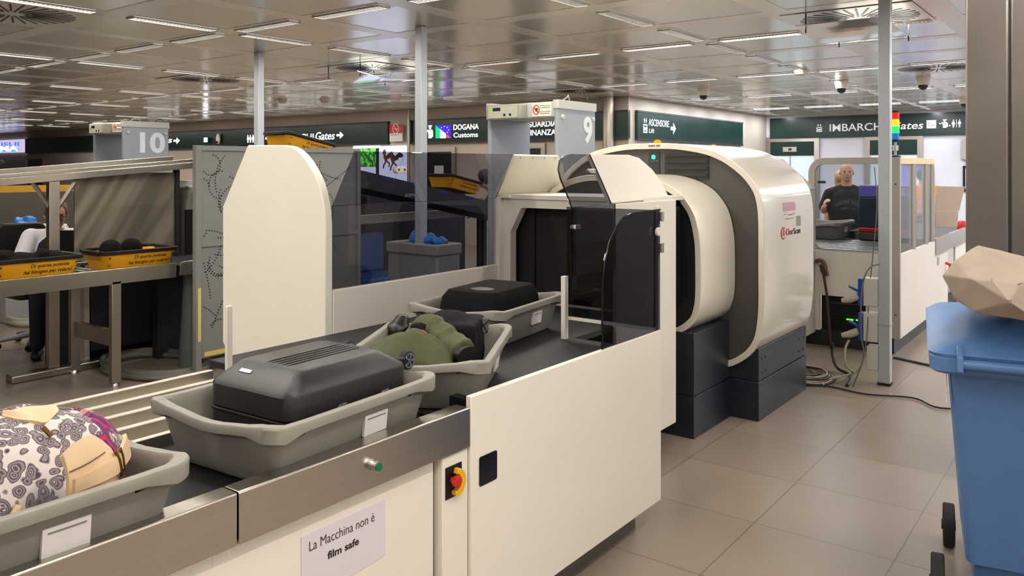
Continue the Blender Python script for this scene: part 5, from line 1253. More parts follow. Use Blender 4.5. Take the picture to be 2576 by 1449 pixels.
# front face with the dark equipment recess
qa, qb = at_x(2062, 880, XO), at_x(2178, 752, XO)
fb = MB(); fb.box(XO, XO+.03, qa.y, yl, .15, .885).box(XO, XO+.03, YO+.03, qb.y, .15, .885).box(XO, XO+.03, qb.y, qa.y, qb.z, .885)
fb.build('front_panel', M_white2, t)
eq = MB().box(XO+.06, XO+.5, qb.y, qa.y, .15, qb.z-.01).build('equipment_rack', M_black, t)
for k, (px, py) in enumerate(((2138,804),(2162,806))):
    q = at_x(px, py, XO+.055); MB().box(XO+.05, XO+.0595, q.y-.03, q.y+.03, q.z-.006, q.z+.006).build('green_readout', emit('green_readout', (90,255,60), 1.6), eq)
MB().box(XO+.04, XO+.0595, qb.y+.02, qa.y-.08, .40, .415).box(XO+.04, XO+.0595, qb.y+.02, qa.y-.08, .30, .305).build('rack_edges', M_dark, eq)
MB().box(XO+.06, 9.25, YO+.06, YO+.08, 0, .15).box(XO+.06, XO+.08, YO+.08, yl, 0, .15).build('kick_plate', M_dark, t)
MB().box(XO+.02, 9.28, YO+.03, yl, .84, .87).build('deck', M_belt, t)
b = MB()
for i in range(9): b.box(XO+.15+i*.12, XO+.21+i*.12, YO+.1, 2.9, .875, .89)
b.build('deck_roller', M_alu, t)
# guard frame
zt_ = 1.735
def frame_x(y0, y1, z0, z1, w_, r, X_, name='front_guard_frame'):
    o = rrect(y0, y1, z0, z1, r, 6); i_ = rrect(y0+w_, y1-w_, z0+w_*.3, z1-w_, max(.02, r-w_), 6)
    return MB().ring(o, i_, 'x', X_, X_+.035).build(name, M_frame, t, bevel=.003)
frame_x(YO, 2.345, .885, zt_, .06, .14, XO)
MB().prism([(p[0], p[1]) for p in rrect(YO+.05, 2.29, .90, zt_-.05, .09, 5)], 'x', XO+.012, XO+.018).build('front_pane', M_clear, t)
MB().box(XO-.004, XO+.035, YO-.001, YO+.075, .15, zt_).build('corner_post', M_frame, t, bevel=.003)
MB().box(XO+.035, 9.25, YO, YO+.05, zt_-.06, zt_).build('top_rail', mat('cream_rail', (226,206,160), .45), t, bevel=.004)
for x in (XO+.62, XO+1.22, XO+1.55):
    b = MB().tube(spline([(x,YO+.02,.885),(x,YO+.02,1.60),(x,YO+.05,1.68),(x,YO+.12,1.70)],4), .03, 4); b.build('side_post', M_frame, t)
MB().box(XO+.04, 9.25, YO+.012, YO+.018, .89, zt_-.06).build('side_pane', M_clear, t)
for y_ in (3.12, 2.28): MB().box(6.14, XO, y_, y_+.04, .13, 1.455).build('tunnel_wall', M_frame, t)
plate([Vector((6.15,2.27,1.455)),Vector((6.15,2.43,1.72)),Vector((7.2,2.43,1.72)),Vector((7.62,2.27,1.455))], .02).build('exit_hood_wing', M_frame, t)
MB().box(6.15, 7.62, 2.27, 3.16, 1.44, 1.455).build('tunnel_roof', M_frame, t)
for py in (458,): q = at_x(2063, py, XO); MB().box(XO-.006, XO+.04, q.y-.04, q.y+.02, q.z-.012, q.z+.012).build('frame_hinge', M_dark, t)
for y_, z_ in ((YO+.035, 1.50), (YO+.035, .36)): MB().ell((XO-.004, y_, z_), (.004,.008,.008), 8, 6).build('frame_screw', M_dark, t)
# signal tower
q = at_d(2262, 398, 7.12)
t = thing('signal_tower', 'stacked red amber green blue signal lamp on the guard frame', 'signal lamp', (q.x, q.y, zt_))
cx, cy = XO+.06, YO+.05
t.location = (cx, cy, zt_); WORLD[t.name] = Matrix.Translation((cx, cy, zt_))
MB().tube([(cx,cy,zt_),(cx,cy,zt_+.012),(cx,cy,zt_+.02)], [.05,.045,.018], 20).build('lamp_base', M_black, t, smooth=True)
MB().cyl((cx,cy,zt_+.01), 'z', .011, .13, 12).build('lamp_pole', M_chrome, t, smooth=True)
z = zt_+.135; MB().cyl((cx,cy,z), 'z', .032, .02, 20).build('lamp_collar', M_black, t, smooth=True); z += .02
for nm, rgb, k in (('blue_lens', (30,110,200), .35), ('green_lens', (20,225,70), 2), ('amber_lens', (255,140,20), 2), ('red_lens', (220,30,20), .5)):
    MB().cyl((cx,cy,z), 'z', .032, .058, 24).build(nm, mat(nm, rgb, .25, emit=k), t, smooth=True, bevel=.003); z += .06
MB().cyl((cx,cy,z), 'z', .032, .014, 20).build('lamp_cap', M_black, t, smooth=True)
# long outfeed conveyor running on
t = thing('outfeed_conveyor', 'long white sided outfeed conveyor with steel edged black belt', 'conveyor', (11.3, 2.0, 0))
MB().box(9.3, 13.1, YO-.01, YO+.03, .74, .905).build('side_rail', M_steel_h, t); MB().box(9.3, 13.1, YO+.03, 2.35, .82, .86).build('belt', M_belt, t); MB().box(9.3, 13.1, 2.35, 2.42, .74, .95).build('far_rail', M_rubber, t)
MB().box(9.3, 10.1, YO+.01, YO+.03, .15, .74).build('side_panel', M_white2, t); MB().box(10.6, 13.1, YO+.01, YO+.03, .15, .74).build('side_panel', M_white2, t); MB().box(10.1, 10.6, YO+.25, YO+.27, .1, .74).build('recess_back', M_black, t)
MB().box(9.35, 13.0, YO+.09, YO+.11, 0, .15).build('kick_plate', M_dark, t); MB().box(9.45, 9.55, YO+.004, YO+.01, .62, .70).build('label_plate', M_alu, t)
MB().tube([(9.95, YO+.01, .60), (9.95, YO-.04, .58), (9.95, YO-.04, .50)], [.015,.02,.02], 10).build('red_latch', M_red, t, smooth=True)
# tilted board, red tub, remote hood, spare tray
q0, q1 = at_d(2352, 566, 9.3), at_d(2408, 468, 9.3)
t = thing('tilted_board', 'beige tilted board standing on the outfeed conveyor', 'board', (9.9, 1.95, .86))
rgt = Vector((SS, -CC, 0)); P = lambda px, py, d=9.3: at_d(px, py, d)
plate([P(2350,530), P(2410,530), P(2424,469), P(2356,468)], .03).build('upper_board', mat('beige_board', (190,170,154), .6), t, bevel=.004)
plate([P(2350,572,9.28), P(2405,572,9.28), P(2408,530,9.28), P(2350,530,9.28)], .03).build('lower_board', mat('beige_board', (190,170,154)), t, bevel=.004)
p = P(2423, 560, 10.2); MB().tube([(p.x,p.y,.86),(p.x,p.y,.93),(p.x,p.y,.97)], [.07,.07,.05], 16).build('red_tub', M_red, smooth=True, label='small red tub on the outfeed conveyor beside the column', cat='tub')
a_ = P(2160, 560, 8.6); b__ = P(2256, 458, 8.6)
t = thing('inspection_hood', 'dark translucent inspection hood with violet top band and red stripe', 'hood', (a_.x+.2, a_.y-.2, .87))
X_ = a_.x
def hb(z0, z1, m, nm, dx=0): return MB().box(X_-dx, X_+.35, a_.y-.50, a_.y, z0, z1).build(nm, m, t, bevel=.01)
hb(.875, .96, M_machg, 'hood_base'); hb(.96, 1.01, M_red, 'red_stripe', .004); hb(1.01, 1.33, mat('smoky_plastic', (52,58,66), .25), 'hood_body'); hb(1.33, 1.455, mat('violet_band', (98,92,176), .45), 'violet_band', .006)
MB().box(X_-.0095, X_-.0065, a_.y-.45, a_.y-.2, 1.36, 1.43).build('band_label', mat('pale_violet', (150,150,220), .5), t)
grey_tray((9.0, 2.62, .892), 0, 'grey tray behind the glass of the outfeed guard frame')

# things hung on the right-hand post
M_sock = mat('socket_white', (214,210,202), .45); M_sockb = mat('socket_blue', (26,74,168), .4)
for k, (z0, z1, l_) in enumerate(((.585,.80,'upper white and blue socket box on the right-hand post'), (.315,.535,'middle white and blue socket box on the right-hand post'))):
    t = thing('power_socket_box', l_, 'socket', (6.6, 1.53, z0), 0, 'power socket boxes')
    MB().box(6.562, 6.66, 1.492, 1.60, z0, z1).build('box_body', M_sock, t, bevel=.008); MB().box(6.556, 6.666, 1.60, 1.636, z0+.004, z1-.006).build('blue_cover', M_sockb, t, bevel=.006)
    zc = z0+.07
    pl = MB().tube([(6.58,1.636,zc),(6.57,1.70,zc-.03),(6.565,1.755,zc-.045)], [.03,.028,.018], 16).build('plug', mat('plug_ivory', (196,190,168), .5), t, smooth=True)
    MB().tube([(6.58,1.64,zc+.04),(6.56,1.70,zc+.075)], [.03,.03], 14, flat=.35).build('socket_flap', M_sockb, t, smooth=True)
MB().box(6.562, 6.66, 1.492, 1.575, .10, .285).build('small_socket_box', M_sock, bevel=.006, label='small plain white box lowest on the right-hand post', cat='socket')
def cable(pts, r, m, nm, lbl): MB().tube(spline(pts, 6), r, 6).build(nm, m, smooth=True, label=lbl, cat='cable')
pp = lambda px, py, d: at_d(px, py, d)
cable([pp(2200,420,6.3), pp(2206,520,6.25), pp(2196,640,6.2), pp(2186,740,6.2), pp(2180,850,6.15), pp(2160,930,6.1), (6.3,1.75,.008)], .004, M_cable, 'hanging_cable', 'thin grey cable hanging down beside the right-hand post')
cable([pp(2212,665,6.05), pp(2190,672,6.03), pp(2174,700,6.03), pp(2166,760,6.03), pp(2166,840,6.03), pp(2172,900,6.03), (6.35,1.62,.01)], .006, M_cable, 'grey_cable', 'grey cable looping from the post past the blue socket boxes')
cable([pp(2136,855,6.1), pp(2126,880,6.1), pp(2128,920,6.1), pp(2142,940,6.2), (6.3,1.9,.012)], .009, M_cablew, 'pale_cable', 'pale cable curving down from the middle plug to the floor')
cable([pp(2094,862,6.6), pp(2094,890,6.6), pp(2106,925,6.5), pp(2140,945,6.35), (6.35,1.66,.012)], .012, M_cableb, 'black_cable', 'thick black cable falling from the dark equipment rack')
cable([(6.2,2.05,.01),(6.25,1.75,.01),(6.2,1.5,.01),(6.3,1.2,.01),(6.15,1.0,.01),(6.4,.7,.01)], .006, M_cableb, 'floor_cable', 'thin black cable lying on the floor below the post')
cable([(7.2,2.6,.01),(6.9,2.2,.008),(6.55,1.95,.01),(6.35,1.85,.02),(6.25,1.8,.01)], .006, M_cablew, 'floor_cable', 'thin pale cable running across the floor behind the scanner')
t = thing('cable_coil', 'pale and dark cable coiled on the floor behind the scanner', 'cable', (6.45, 2.0, 0))
rnd = random.Random(5)
for k in range(7):
    r = .26-.018*k; cx, cy = 6.42+rnd.uniform(-.02,.02), 2.02+rnd.uniform(-.02,.02); P_ = []
    for i in range(16):
        a = 2*math.pi*i/16; P_.append((cx+r*math.cos(a)*(1+rnd.uniform(-.05,.05)), cy+r*1.0*math.sin(a), .008+.008*k+rnd.uniform(0,.012)))
    P_.append(P_[0]); MB().tube(spline(P_, 3), .0065, 6).build('cable_loop', M_cablew if k % 3 else M_cableb, t, smooth=True)
# walking stick
t = thing('walking_stick', 'brown walking stick hanging against the white outfeed front', 'walking stick', (XO-.03, at_x(2085,800,XO).y, .2))
MB().tube([at_x(x, y, XO-.03) for x, y in ((2072,690),(2080,740),(2085,800),(2088,850),(2092,885))], .012, 8).build('stick_shaft', mat('dark_wood', (70,44,34), .5), t, smooth=True)
MB().tube(spline([at_x(x, y, XO-.035) for x, y in ((2052,658),(2062,655),(2072,660),(2077,675),(2080,694))], 4), [.018]*17, 8).build('stick_handle', mat('brown_handle', (104,62,48), .5), t, smooth=True)
MB().tube([at_x(x, y, XO-.05) for x, y in ((2066,665),(2072,680),(2079,692))], [.02,.03,.024], 8, flat=.5).build('hand_strap', mat('dark_wood', (70,44,34)), t, smooth=True)
# floor channel right of the post
MB().prism([(0,0),(.04,0),(.03,.014),(.01,.014)], 'y', .2, 1.7).v
b = MB(); p0, p1 = at_z(2250,902,0), at_z(2420,938,0); d_ = (p1-p0).normalized(); n_ = Vector((-d_.y, d_.x, 0))*.025
b.add([p0-n_, p0+n_, p1+n_, p1-n_, p0-n_*.5+Vector((0,0,.016)), p0+n_*.5+Vector((0,0,.016)), p1+n_*.5+Vector((0,0,.016)), p1-n_*.5+Vector((0,0,.016))], [(0,1,2,3),(4,5,6,7),(0,1,5,4),(1,2,6,5),(2,3,7,6),(3,0,4,7)])
b.build('cable_cover', M_dark, label='low grey cable cover strip on the floor between post and blue bin', cat='cable cover')
# wall telephone on end wall
q = at_x(2425, 378, XE-.1)
MB().box(XE-.12, XE-.001, q.y-.09, q.y+.07, q.z-.22, q.z+.24).build('wall_dispenser', M_frame, label='pale rounded dispenser on the end wall beside the column', cat='dispenser', bevel=.03)
# ================================================================ PEOPLE
def head(P, c, r, m_skin, hair, yaw, beard=None, ears=True, tilt=0, glasses=False, bald=False):
    """c: centre of the head, r: half height; yaw: direction faced"""
    M = Matrix.Translation(c) @ Matrix.Rotation(yaw, 4, 'Z') @ Matrix.Rotation(tilt, 4, 'Y')   # +x is forward
    T = lambda *v: M @ Vector(v)
    R3 = M.to_3x3()
    sk = MB()
    sk.ell(T(-.10*r, 0, .18*r), (.80*r, .64*r, .80*r), 20, 14, M=R3.to_4x4()); sk.ell(T(.22*r, 0, -.30*r), (.56*r, .50*r, .58*r), 18, 12, M=R3.to_4x4()); sk.ell(T(.42*r, 0, -.62*r), (.30*r, .32*r, .26*r), 14, 10, M=R3.to_4x4())
    sk.ell(T(.66*r, 0, .16*r), (.14*r, .46*r, .10*r), 12, 8, M=R3.to_4x4())
    sk.tube([T(.66*r,0,.08*r), T(.86*r,0,-.16*r), T(.84*r,0,-.24*r)], [.07*r,.12*r,.13*r], 10)
    for s_ in (-1, 1):
        sk.ell(T(.50*r, s_*.30*r, -.14*r), (.20*r,.18*r,.18*r), 10, 8, M=R3.to_4x4())
        sk.ell(T(-.02*r, s_*.66*r, -.05*r), (.13*r,.06*r,.22*r), 10, 8, M=R3.to_4x4())
    sk.tube([T(.70*r,-.20*r,-.44*r), T(.78*r,0,-.42*r), T(.70*r,.20*r,-.44*r)], [.03*r,.07*r,.03*r], 8)
    return sk, M, R3
def face_bits(t, M, R3, r, glasses, brow=(60,44,36)):
    T = lambda *v: M @ Vector(v); R4 = R3.to_4x4()
    for s_ in (-1, 1):
        e = MB().ell(T(.66*r, s_*.24*r, .05*r), (.09*r,.11*r,.055*r), 10, 8, M=R4).build('eye', mat('eye_white', (210,200,194), .3), t, smooth=True)
        MB().ell(T(.745*r, s_*.24*r, .045*r), (.025*r,.045*r,.045*r), 8, 6, M=R4).build('iris', M_black, e, smooth=True)
        MB().tube([T(.72*r, s_*.10*r, .19*r), T(.76*r, s_*.24*r, .24*r), T(.66*r, s_*.42*r, .18*r)], [.03*r,.04*r,.02*r], 6).build('eyebrow', mat('brow_%d' % brow[0], brow, .8), t, smooth=True)
    MB().tube([T(.80*r,-.17*r,-.44*r), T(.86*r,0,-.435*r), T(.80*r,.17*r,-.44*r)], [.015*r,.03*r,.015*r], 6).build('mouth', mat('lips', (150,84,76), .5), t, smooth=True)
    if glasses:
        g = MB()
        for s_ in (-1, 1): g.tube([T((.86-.05*abs(math.cos(a)))*r, s_*(.26*r+.19*r*math.cos(a)), .03*r+.13*r*math.sin(a)) for a in [i*math.pi/6 for i in range(13)]], .022*r, 6, cap=False); g.tube([T(.80*r, s_*.45*r, .06*r), T(.0, s_*.70*r, .06*r)], .02*r, 6)
        g.tube([T(.88*r,-.08*r,.05*r), T(.88*r,.08*r,.05*r)], .02*r, 6)
        g.build('glasses', mat('glasses_frame', (40,26,34), .3), t, smooth=True)
def hand(sk, wr, dirv, palmn, s=1.0, curl=.5):
    """palm and five separate fingers, wrist at wr pointing along dirv, palm facing palmn"""
    d = Vector(dirv).normalized(); n = Vector(palmn); n = (n-d*n.dot(d)).normalized(); sd = d.cross(n)
    sk.tube([wr, wr+d*.05*s, wr+d*.085*s], [.026*s,.040*s,.038*s], 12, flat=.5, up=n)
    for i, (o, L_) in enumerate(((-.032,.062),(-.011,.076),(.011,.080),(.032,.070))):
        p = wr+d*.082*s+sd*o*s; q = p+(d*math.cos(curl*.6)+n*math.sin(curl*.6))*L_*.5*s; e = q+(d*math.cos(curl*1.6)+n*math.sin(curl*1.6))*L_*.5*s
        sk.tube([p-d*.02*s, p, q, e], [.010*s,.0095*s,.009*s,.007*s], 8)
    p = wr+d*.025*s-sd*.028*s; q = p-sd*.032*s+d*.03*s+n*.01*s; e = q+d*.028*s+n*.012*s; sk.tube([p,q,e], [.014*s,.011*s,.009*s], 8)
def shirt_text(s, m, t, P0, P1): return text(s, 'shirt_print', m, t, P0, P1, 'x', .01)

# bald man in a black T-shirt behind the outfeed glass
c0 = at_d(2130, 436, 10.2); fx, fy = c0.x, c0.y; YW = math.atan2(-fy, -fx)+math.radians(4)
t = thing('person', 'bald man in a black printed T-shirt standing behind the outfeed glass', 'person', (fx, fy, 0))
F = Vector((math.cos(YW), math.sin(YW), 0)); Rr = Vector((math.cos(YW-math.pi/2), math.sin(YW-math.pi/2), 0)); U = Vector((0,0,1))   # forward, his right, up
B = Vector((fx, fy, 0)); W = lambda f_, r_, z_: B+F*f_+Rr*r_+U*z_
sk, M, R3 = head(t, Vector((fx, fy, 1.578)), .127, M_skin, None, YW)
sk.cap(W(-.02,0,1.36), W(.0,0,1.50), .07, .062)
sk.ell(W(0,0,1.10), (.15,.19,.32), M=Matrix.Rotation(YW,4,'Z')); sk.ell(W(.03,0,.98), (.17,.19,.2), M=Matrix.Rotation(YW,4,'Z'))
for s_ in (-1, 1):
    sk.cap(W(0, s_*.09, .92), W(.0, s_*.11, .50), .095, .062); sk.cap(W(0, s_*.11, .50), W(-.02, s_*.12, .09), .06, .042); sk.cap(W(-.04,s_*.12,.045), W(.15,s_*.13,.035), .042, .035)
# right arm raised in front, left arm down
sk.cap(W(0,.19,1.30), W(.02,.27,1.10), .058, .046); sk.cap(W(.02,.27,1.10), W(.16,.28,1.14), .044, .032); hand(sk, W(.16,.28,1.14), F*.4+U*.8-Rr*.2, -Rr, 1, .9)
sk.cap(W(0,-.19,1.30), W(-.02,-.25,1.07), .058, .046); sk.cap(W(-.02,-.25,1.07), W(.04,-.25,.82), .044, .03); hand(sk, W(.04,-.25,.82), -U, Rr, 1, .5)
bd = sk.build('body', M_skin, t, remesh=.0085)
face_bits(t, M, R3, .122, False, (120,84,66))
sh = MB(); RZ = Matrix.Rotation(YW,4,'Z')
sh.ell(W(.0,0,1.20), (.145,.225,.20), M=RZ); sh.ell(W(.03,0,1.05), (.185,.225,.26), M=RZ); sh.ell(W(.02,0,.90), (.175,.215,.12), M=RZ); sh.ell(W(-.01,0,1.375), (.085,.095,.055), M=RZ)
for s_ in (-1,1): sh.cap(W(-.02,s_*.05,1.375), W(-.01,s_*.19,1.315), .062, .07)
sh.cap(W(0,.20,1.31), W(.01,.265,1.14), .075, .07); sh.cap(W(0,-.20,1.31), W(-.01,-.255,1.12), .075, .07)
shm = mat('black_tshirt', (26,24,26), .85, bump=.25, bscale=12); so = sh.build('tshirt', shm, t, remesh=.012)
tr = MB(); tr.ell(W(0,0,.88), (.155,.20,.12), M=RZ)
for s_ in (-1,1): tr.cap(W(0, s_*.09, .88), W(.0, s_*.11, .50), .11, .08); tr.cap(W(0, s_*.11, .50), W(-.02, s_*.12, .12), .08, .065)
tr.build('trousers', mat('dark_jeans', (30,32,42), .85), t, remesh=.014)
for s_ in (-1,1):
    f_ = MB(); f_.cap(W(-.04,s_*.12,.05), W(.16,s_*.135,.04), .052, .042); f_.build('shoe', M_black, t, remesh=.012)
# arched faded print on the chest
def chest(s_, r0, r1, z, h, arch):
    n = len(s_); 
    for i, ch in enumerate(s_):
        if ch == ' ': continue
        u = i/(n-1)*2-1; r_ = r0+(r1-r0)*i/(n-1); zz = z-arch*u*u; fw = .205*math.sqrt(max(0, 1-(r_/.30)**2))+.012
        p0 = W(fw, r_+.008, zz); p1 = W(fw, r_-.008, zz+h)
        try: text(ch, 'shirt_letter', mat('faded_print', (118,112,108), .8), so, p0, p1, 'x', .01)
        except Exception: pass
chest('HUDSON ROCK', .13, -.13, 1.20, .035, .04)
chest('SUPPLY CO', .08, -.08, 1.13, .02, .01)
# blond person half hidden behind him
c1 = at_d(2118, 447, 11.2)
t = thing('person', 'fair haired person almost hidden behind the bald man', 'person', (c1.x, c1.y, 0))
sk, M, R3 = head(t, c1, .105, M_skin, None, YW+.6); B = Vector((c1.x, c1.y, 0))
sk.cap(W(-.02,0,1.30), W(0,0,1.48), .06, .055); sk.ell(W(0,0,1.12), (.12,.17,.28), M=RZ)
for s_ in (-1,1): sk.cap(W(0,s_*.08,.9), W(0,s_*.09,.1), .09, .045); sk.cap(W(0,s_*.18,1.32), W(0,s_*.2,.85), .05, .035); hand(sk, W(0,s_*.2,.85), -U, F)
sk.build('body', M_skin, t, remesh=.012); face_bits(t, M, R3, .112, False)
hm = MB(); hm.ell(c1+Vector((0,0,.02)), (.105,.10,.10)); hm.ell(c1-F*.05+Vector((0,0,-.05)), (.08,.1,.12)); hm.build('hair', mat('blond_hair', (196,160,104), .7, bump=.4, bscale=60), t, remesh=.012)
cl = MB(); cl.ell(W(0,0,1.1), (.15,.2,.30), M=RZ); cl.cap(W(0,.13,1.29), W(0,-.13,1.29), .06,.06); cl.build('grey_top', mat('grey_top', (90,90,100), .85), t, remesh=.014)
pn = MB()
for s_ in (-1,1): pn.cap(W(0,s_*.08,.88), W(0,s_*.09,.12), .11, .06)
pn.build('trousers', M_navy, t, remesh=.014)
for s_ in (-1,1):
    f_ = MB(); f_.cap(W(-.04,s_*.09,.05), W(.15,s_*.1,.04), .05, .04); f_.build('shoe', M_black, t, remesh=.012)
# worker in an orange vest further back
c2 = at_d(2322, 452, 12.5)
t = thing('person', 'worker in an orange high visibility jacket behind the outfeed guard posts', 'person', (c2.x, c2.y, 0)); B = Vector((c2.x, c2.y, 0))
c2 = Vector((c2.x, c2.y, 1.50)); sk, M, R3 = head(t, c2, .115, M_skin, None, YW+1.1); sk.cap(W(-.02,0,1.28), W(0,0,1.42), .06,.055); sk.ell(W(0,0,1.1), (.12,.17,.28), M=RZ)
for s_ in (-1,1): sk.cap(W(0,s_*.08,.9), W(0,s_*.09,.1), .09, .045); sk.cap(W(0,s_*.18,1.30), W(.05,s_*.22,1.05), .05, .04); sk.cap(W(.05,s_*.22,1.05), W(.22,s_*.16,.95), .04, .03); hand(sk, W(.22,s_*.16,.95), F, -U)
sk.build('body', M_skin, t, remesh=.012); face_bits(t, M, R3, .115, False)
hm = MB(); hm.ell(c2+Vector((0,0,.04)), (.115,.105,.10)); hm.build('hair', mat('dark_hair', (40,32,28), .7, bump=.4, bscale=60), t, remesh=.012)
cl = MB(); cl.ell(W(0,0,1.08), (.16,.21,.32), M=RZ); cl.cap(W(0,.13,1.29), W(0,-.13,1.29), .07,.07)
for s_ in (-1,1): cl.cap(W(0,s_*.18,1.30), W(.05,s_*.22,1.05), .075, .062); cl.cap(W(.05,s_*.22,1.05), W(.16,s_*.18,.98), .06, .05)
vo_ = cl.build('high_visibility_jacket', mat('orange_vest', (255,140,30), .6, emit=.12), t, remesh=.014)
b = MB()
for z in (.95, 1.08): b.ring([(c2.x+.165*math.cos(a), c2.y+.215*math.sin(a)) for a in [i*.3 for i in range(21)]], [(c2.x+.15*math.cos(a), c2.y+.2*math.sin(a)) for a in [i*.3 for i in range(21)]], 'z', z, z+.045)
b.build('reflective_band', mat('reflective_pink', (230,190,220), .3), vo_)
pn = MB()
for s_ in (-1,1): pn.cap(W(0,s_*.08,.88), W(0,s_*.09,.12), .11, .06)
pn.build('trousers', M_navy, t, remesh=.014)

for s_ in (-1,1):
    f_ = MB(); f_.cap(W(-.04,s_*.09,.05), W(.15,s_*.1,.04), .05, .04); f_.build('shoe', M_black, t, remesh=.012)

# seated officer in white shirt and navy vest
c3 = at_d(141, 540, 7.35); YW = math.pi+YAW+math.radians(28); F = Vector((math.cos(YW), math.sin(YW), 0)); Rr = Vector((math.cos(YW-math.pi/2), math.sin(YW-math.pi/2), 0)); RZ = Matrix.Rotation(YW,4,'Z')
t = thing('person', 'seated officer with glasses in white shirt and navy vest looking down', 'person', (c3.x, c3.y, 0)); B = Vector((c3.x, c3.y, 0))-F*.05; hz = c3.z
sk, M, R3 = head(t, c3, .140, M_skin, None, YW, tilt=.22)
sk.cap(W(-.05,0,hz-0.165), W(-.01,0,hz-0.080), .068, .06); sk.ell(W(-.06,0,hz-0.385), (.13,.18,.28), M=RZ); sk.ell(W(-.05,0,.52), (.16,.19,.12), M=RZ)
for s_ in (-1,1):
    sk.cap(W(0,s_*.1,.54), W(.40,s_*.13,.54), .085, .06); sk.cap(W(.40,s_*.13,.54), W(.40,s_*.13,.09), .058, .042); sk.cap(W(.38,s_*.13,.04), W(.54,s_*.14,.035), .04, .034)
    sk.cap(W(-.04,s_*.21,hz-0.195), W(.03,s_*.29,hz-0.445), .055, .045); sk.cap(W(.03,s_*.29,hz-0.445), W(.26,s_*.2,hz-0.475), .043, .03); hand(sk, W(.26,s_*.2,hz-0.475), F, -U, 1, .6)
sk.build('body', M_skin, t, remesh=.009); face_bits(t, M, R3, .140, True, (90,74,60))
T = lambda *v: M @ Vector(v); r = .140
hm = MB(); hm.ell(T(-.16*r,0,.28*r), (.80*r,.69*r,.78*r), 18, 12, M=R3.to_4x4()); hb_ = hm
cutv = []
hm.ell(T(.30*r,0,.85*r), (.32*r,.36*r,.16*r), 12, 8, M=R3.to_4x4()); 
for s_ in (-1,1): hm.ell(T(-.05*r,s_*.58*r,.2*r), (.34*r,.12*r,.32*r), 10, 8, M=R3.to_4x4())
hm.v = [v-(R3 @ Vector((1,0,0)))*max(0, (M.inverted() @ v).x-.40*r)*.9 if (M.inverted() @ v).z < .72*r else v for v in hm.v]
hm.build('hair', mat('greying_brown_hair', (96,80,66), .7, bump=.4, bscale=80), t, remesh=.009)
sh = MB(); sh.ell(W(-.06,0,hz-0.395), (.15,.20,.30), M=RZ); sh.cap(W(-.05,.17,hz-0.205), W(-.05,-.17,hz-0.205), .075, .075)
for s_ in (-1,1): sh.cap(W(-.04,s_*.20,hz-0.205), W(.03,s_*.29,hz-0.445), .085, .075); sh.ell(W(.02,s_*.28,hz-0.425), (.08,.08,.06))
so = sh.build('white_shirt', mat('white_cotton', (236,234,240), .8, bump=.3, bscale=14), t, remesh=.012)
MB().tube([W(-.02,.07,hz-0.095), W(.06,.045,hz-0.125), W(.09,.01,hz-0.175)], [.02,.022,.012], 8, flat=.4).build('collar', mat('white_cotton', (236,234,240)), so); MB().tube([W(-.02,-.07,hz-0.095), W(.06,-.045,hz-0.125), W(.09,-.01,hz-0.175)], [.02,.022,.012], 8, flat=.4).build('collar', mat('white_cotton', (236,234,240)), so)
vs_ = MB(); vs_.ell(W(-.06,0,hz-0.405), (.165,.205,.29), M=RZ)
for s_ in (): vs_.cap(W(.03,s_*.12,hz-0.195), W(-.10,s_*.13,hz-0.165), .045, .045)
vs_.build('navy_vest', M_navy, t, remesh=.012)
tr = MB(); tr.ell(W(-.05,0,.53), (.17,.2,.13), M=RZ)
for s_ in (-1,1): tr.cap(W(0,s_*.1,.55), W(.40,s_*.13,.55), .1, .075); tr.cap(W(.40,s_*.13,.55), W(.40,s_*.13,.12), .072, .06)
tr.build('trousers', M_navy, t, remesh=.014)
for s_ in (-1,1):
    f_ = MB(); f_.cap(W(.38,s_*.13,.05), W(.55,s_*.14,.04), .05, .04); f_.build('shoe', M_black, t, remesh=.012)
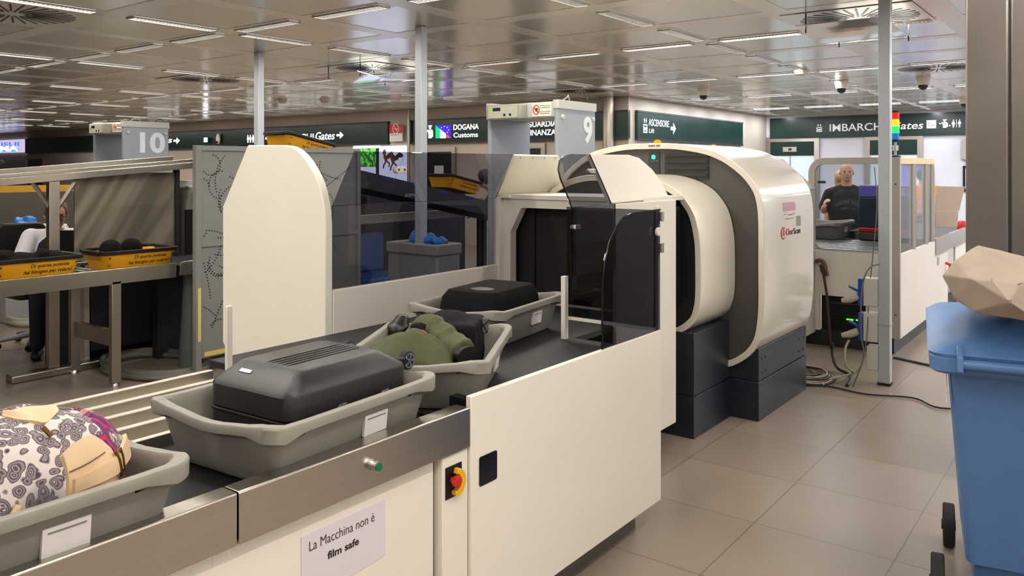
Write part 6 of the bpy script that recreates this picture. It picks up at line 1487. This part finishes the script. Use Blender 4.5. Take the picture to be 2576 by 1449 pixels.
# black monitor in front of him
p = at_d(188, 640, 6.95); a_, b_ = at_d(148, 640, 6.95), at_d(189, 580, 6.95)
t = thing('computer_monitor', 'black computer monitor seen from behind in front of the seated officer', 'monitor', ((a_.x+b_.x)/2, (a_.y+b_.y)/2, .8))
plate([at_d(140,650,6.75), at_d(189,650,6.75), at_d(188,579,6.75), at_d(140,579,6.75)], .03).build('monitor_back', M_black, t, bevel=.005)
c = at_d(165, 640, 6.80); MB().box(c.x-.03, c.x+.03, c.y-.03, c.y+.03, .75, 1.0).build('monitor_stand', M_black, t); MB().box(c.x-.12, c.x+.12, c.y-.1, c.y+.1, 0, .75).build('monitor_plinth', M_dark, t)
# dark haired person behind the glass, by the gate
c4 = at_d(1216, 452, 11.4); YW = math.pi+YAW-math.radians(70); F = Vector((math.cos(YW), math.sin(YW), 0)); Rr = Vector((math.cos(YW-math.pi/2), math.sin(YW-math.pi/2), 0)); RZ = Matrix.Rotation(YW,4,'Z')
t = thing('person', 'dark haired person in black leaning over behind the smoked glass', 'person', (c4.x, c4.y, 0)); B = Vector((c4.x, c4.y, 0))-F*.1; hz = c4.z
sk, M, R3 = head(t, c4, .12, M_skin, None, YW, tilt=.5)
sk.cap(W(-.08,0,hz-.2), W(.06,0,hz-.06), .065, .058); sk.ell(W(-.12,0,hz-.40), (.14,.18,.26), M=RZ)
for s_ in (-1,1):
    sk.cap(W(-.15,s_*.09,.85), W(-.1,s_*.1,.1), .1, .045); sk.cap(W(-.08,s_*.19,hz-.26), W(.02,s_*.24,hz-.5), .05,.04); sk.cap(W(.02,s_*.24,hz-.5), W(.25,s_*.18,hz-.5), .04,.03); hand(sk, W(.25,s_*.18,hz-.5), F, -U)
sk.build('body', M_skin, t, remesh=.012); face_bits(t, M, R3, .12, False)
hm = MB(); hm.ell(c4-F*.03+Vector((0,0,.04)), (.125,.115,.12)); hm.build('hair', mat('dark_brown_hair', (44,34,30), .7, bump=.4, bscale=60), t, remesh=.012)
cl = MB(); cl.ell(W(-.12,0,hz-.42), (.17,.21,.30), M=RZ); cl.cap(W(-.09,.17,hz-.25), W(-.09,-.17,hz-.25), .08,.08)
for s_ in (-1,1): cl.cap(W(-.08,s_*.19,hz-.26), W(.02,s_*.24,hz-.5), .07,.06)
cl.build('black_jacket', M_blk, t, remesh=.014)
pn = MB()
for s_ in (-1,1): pn.cap(W(-.15,s_*.09,.85), W(-.1,s_*.1,.12), .12, .06)
pn.build('trousers', M_navy, t, remesh=.014)
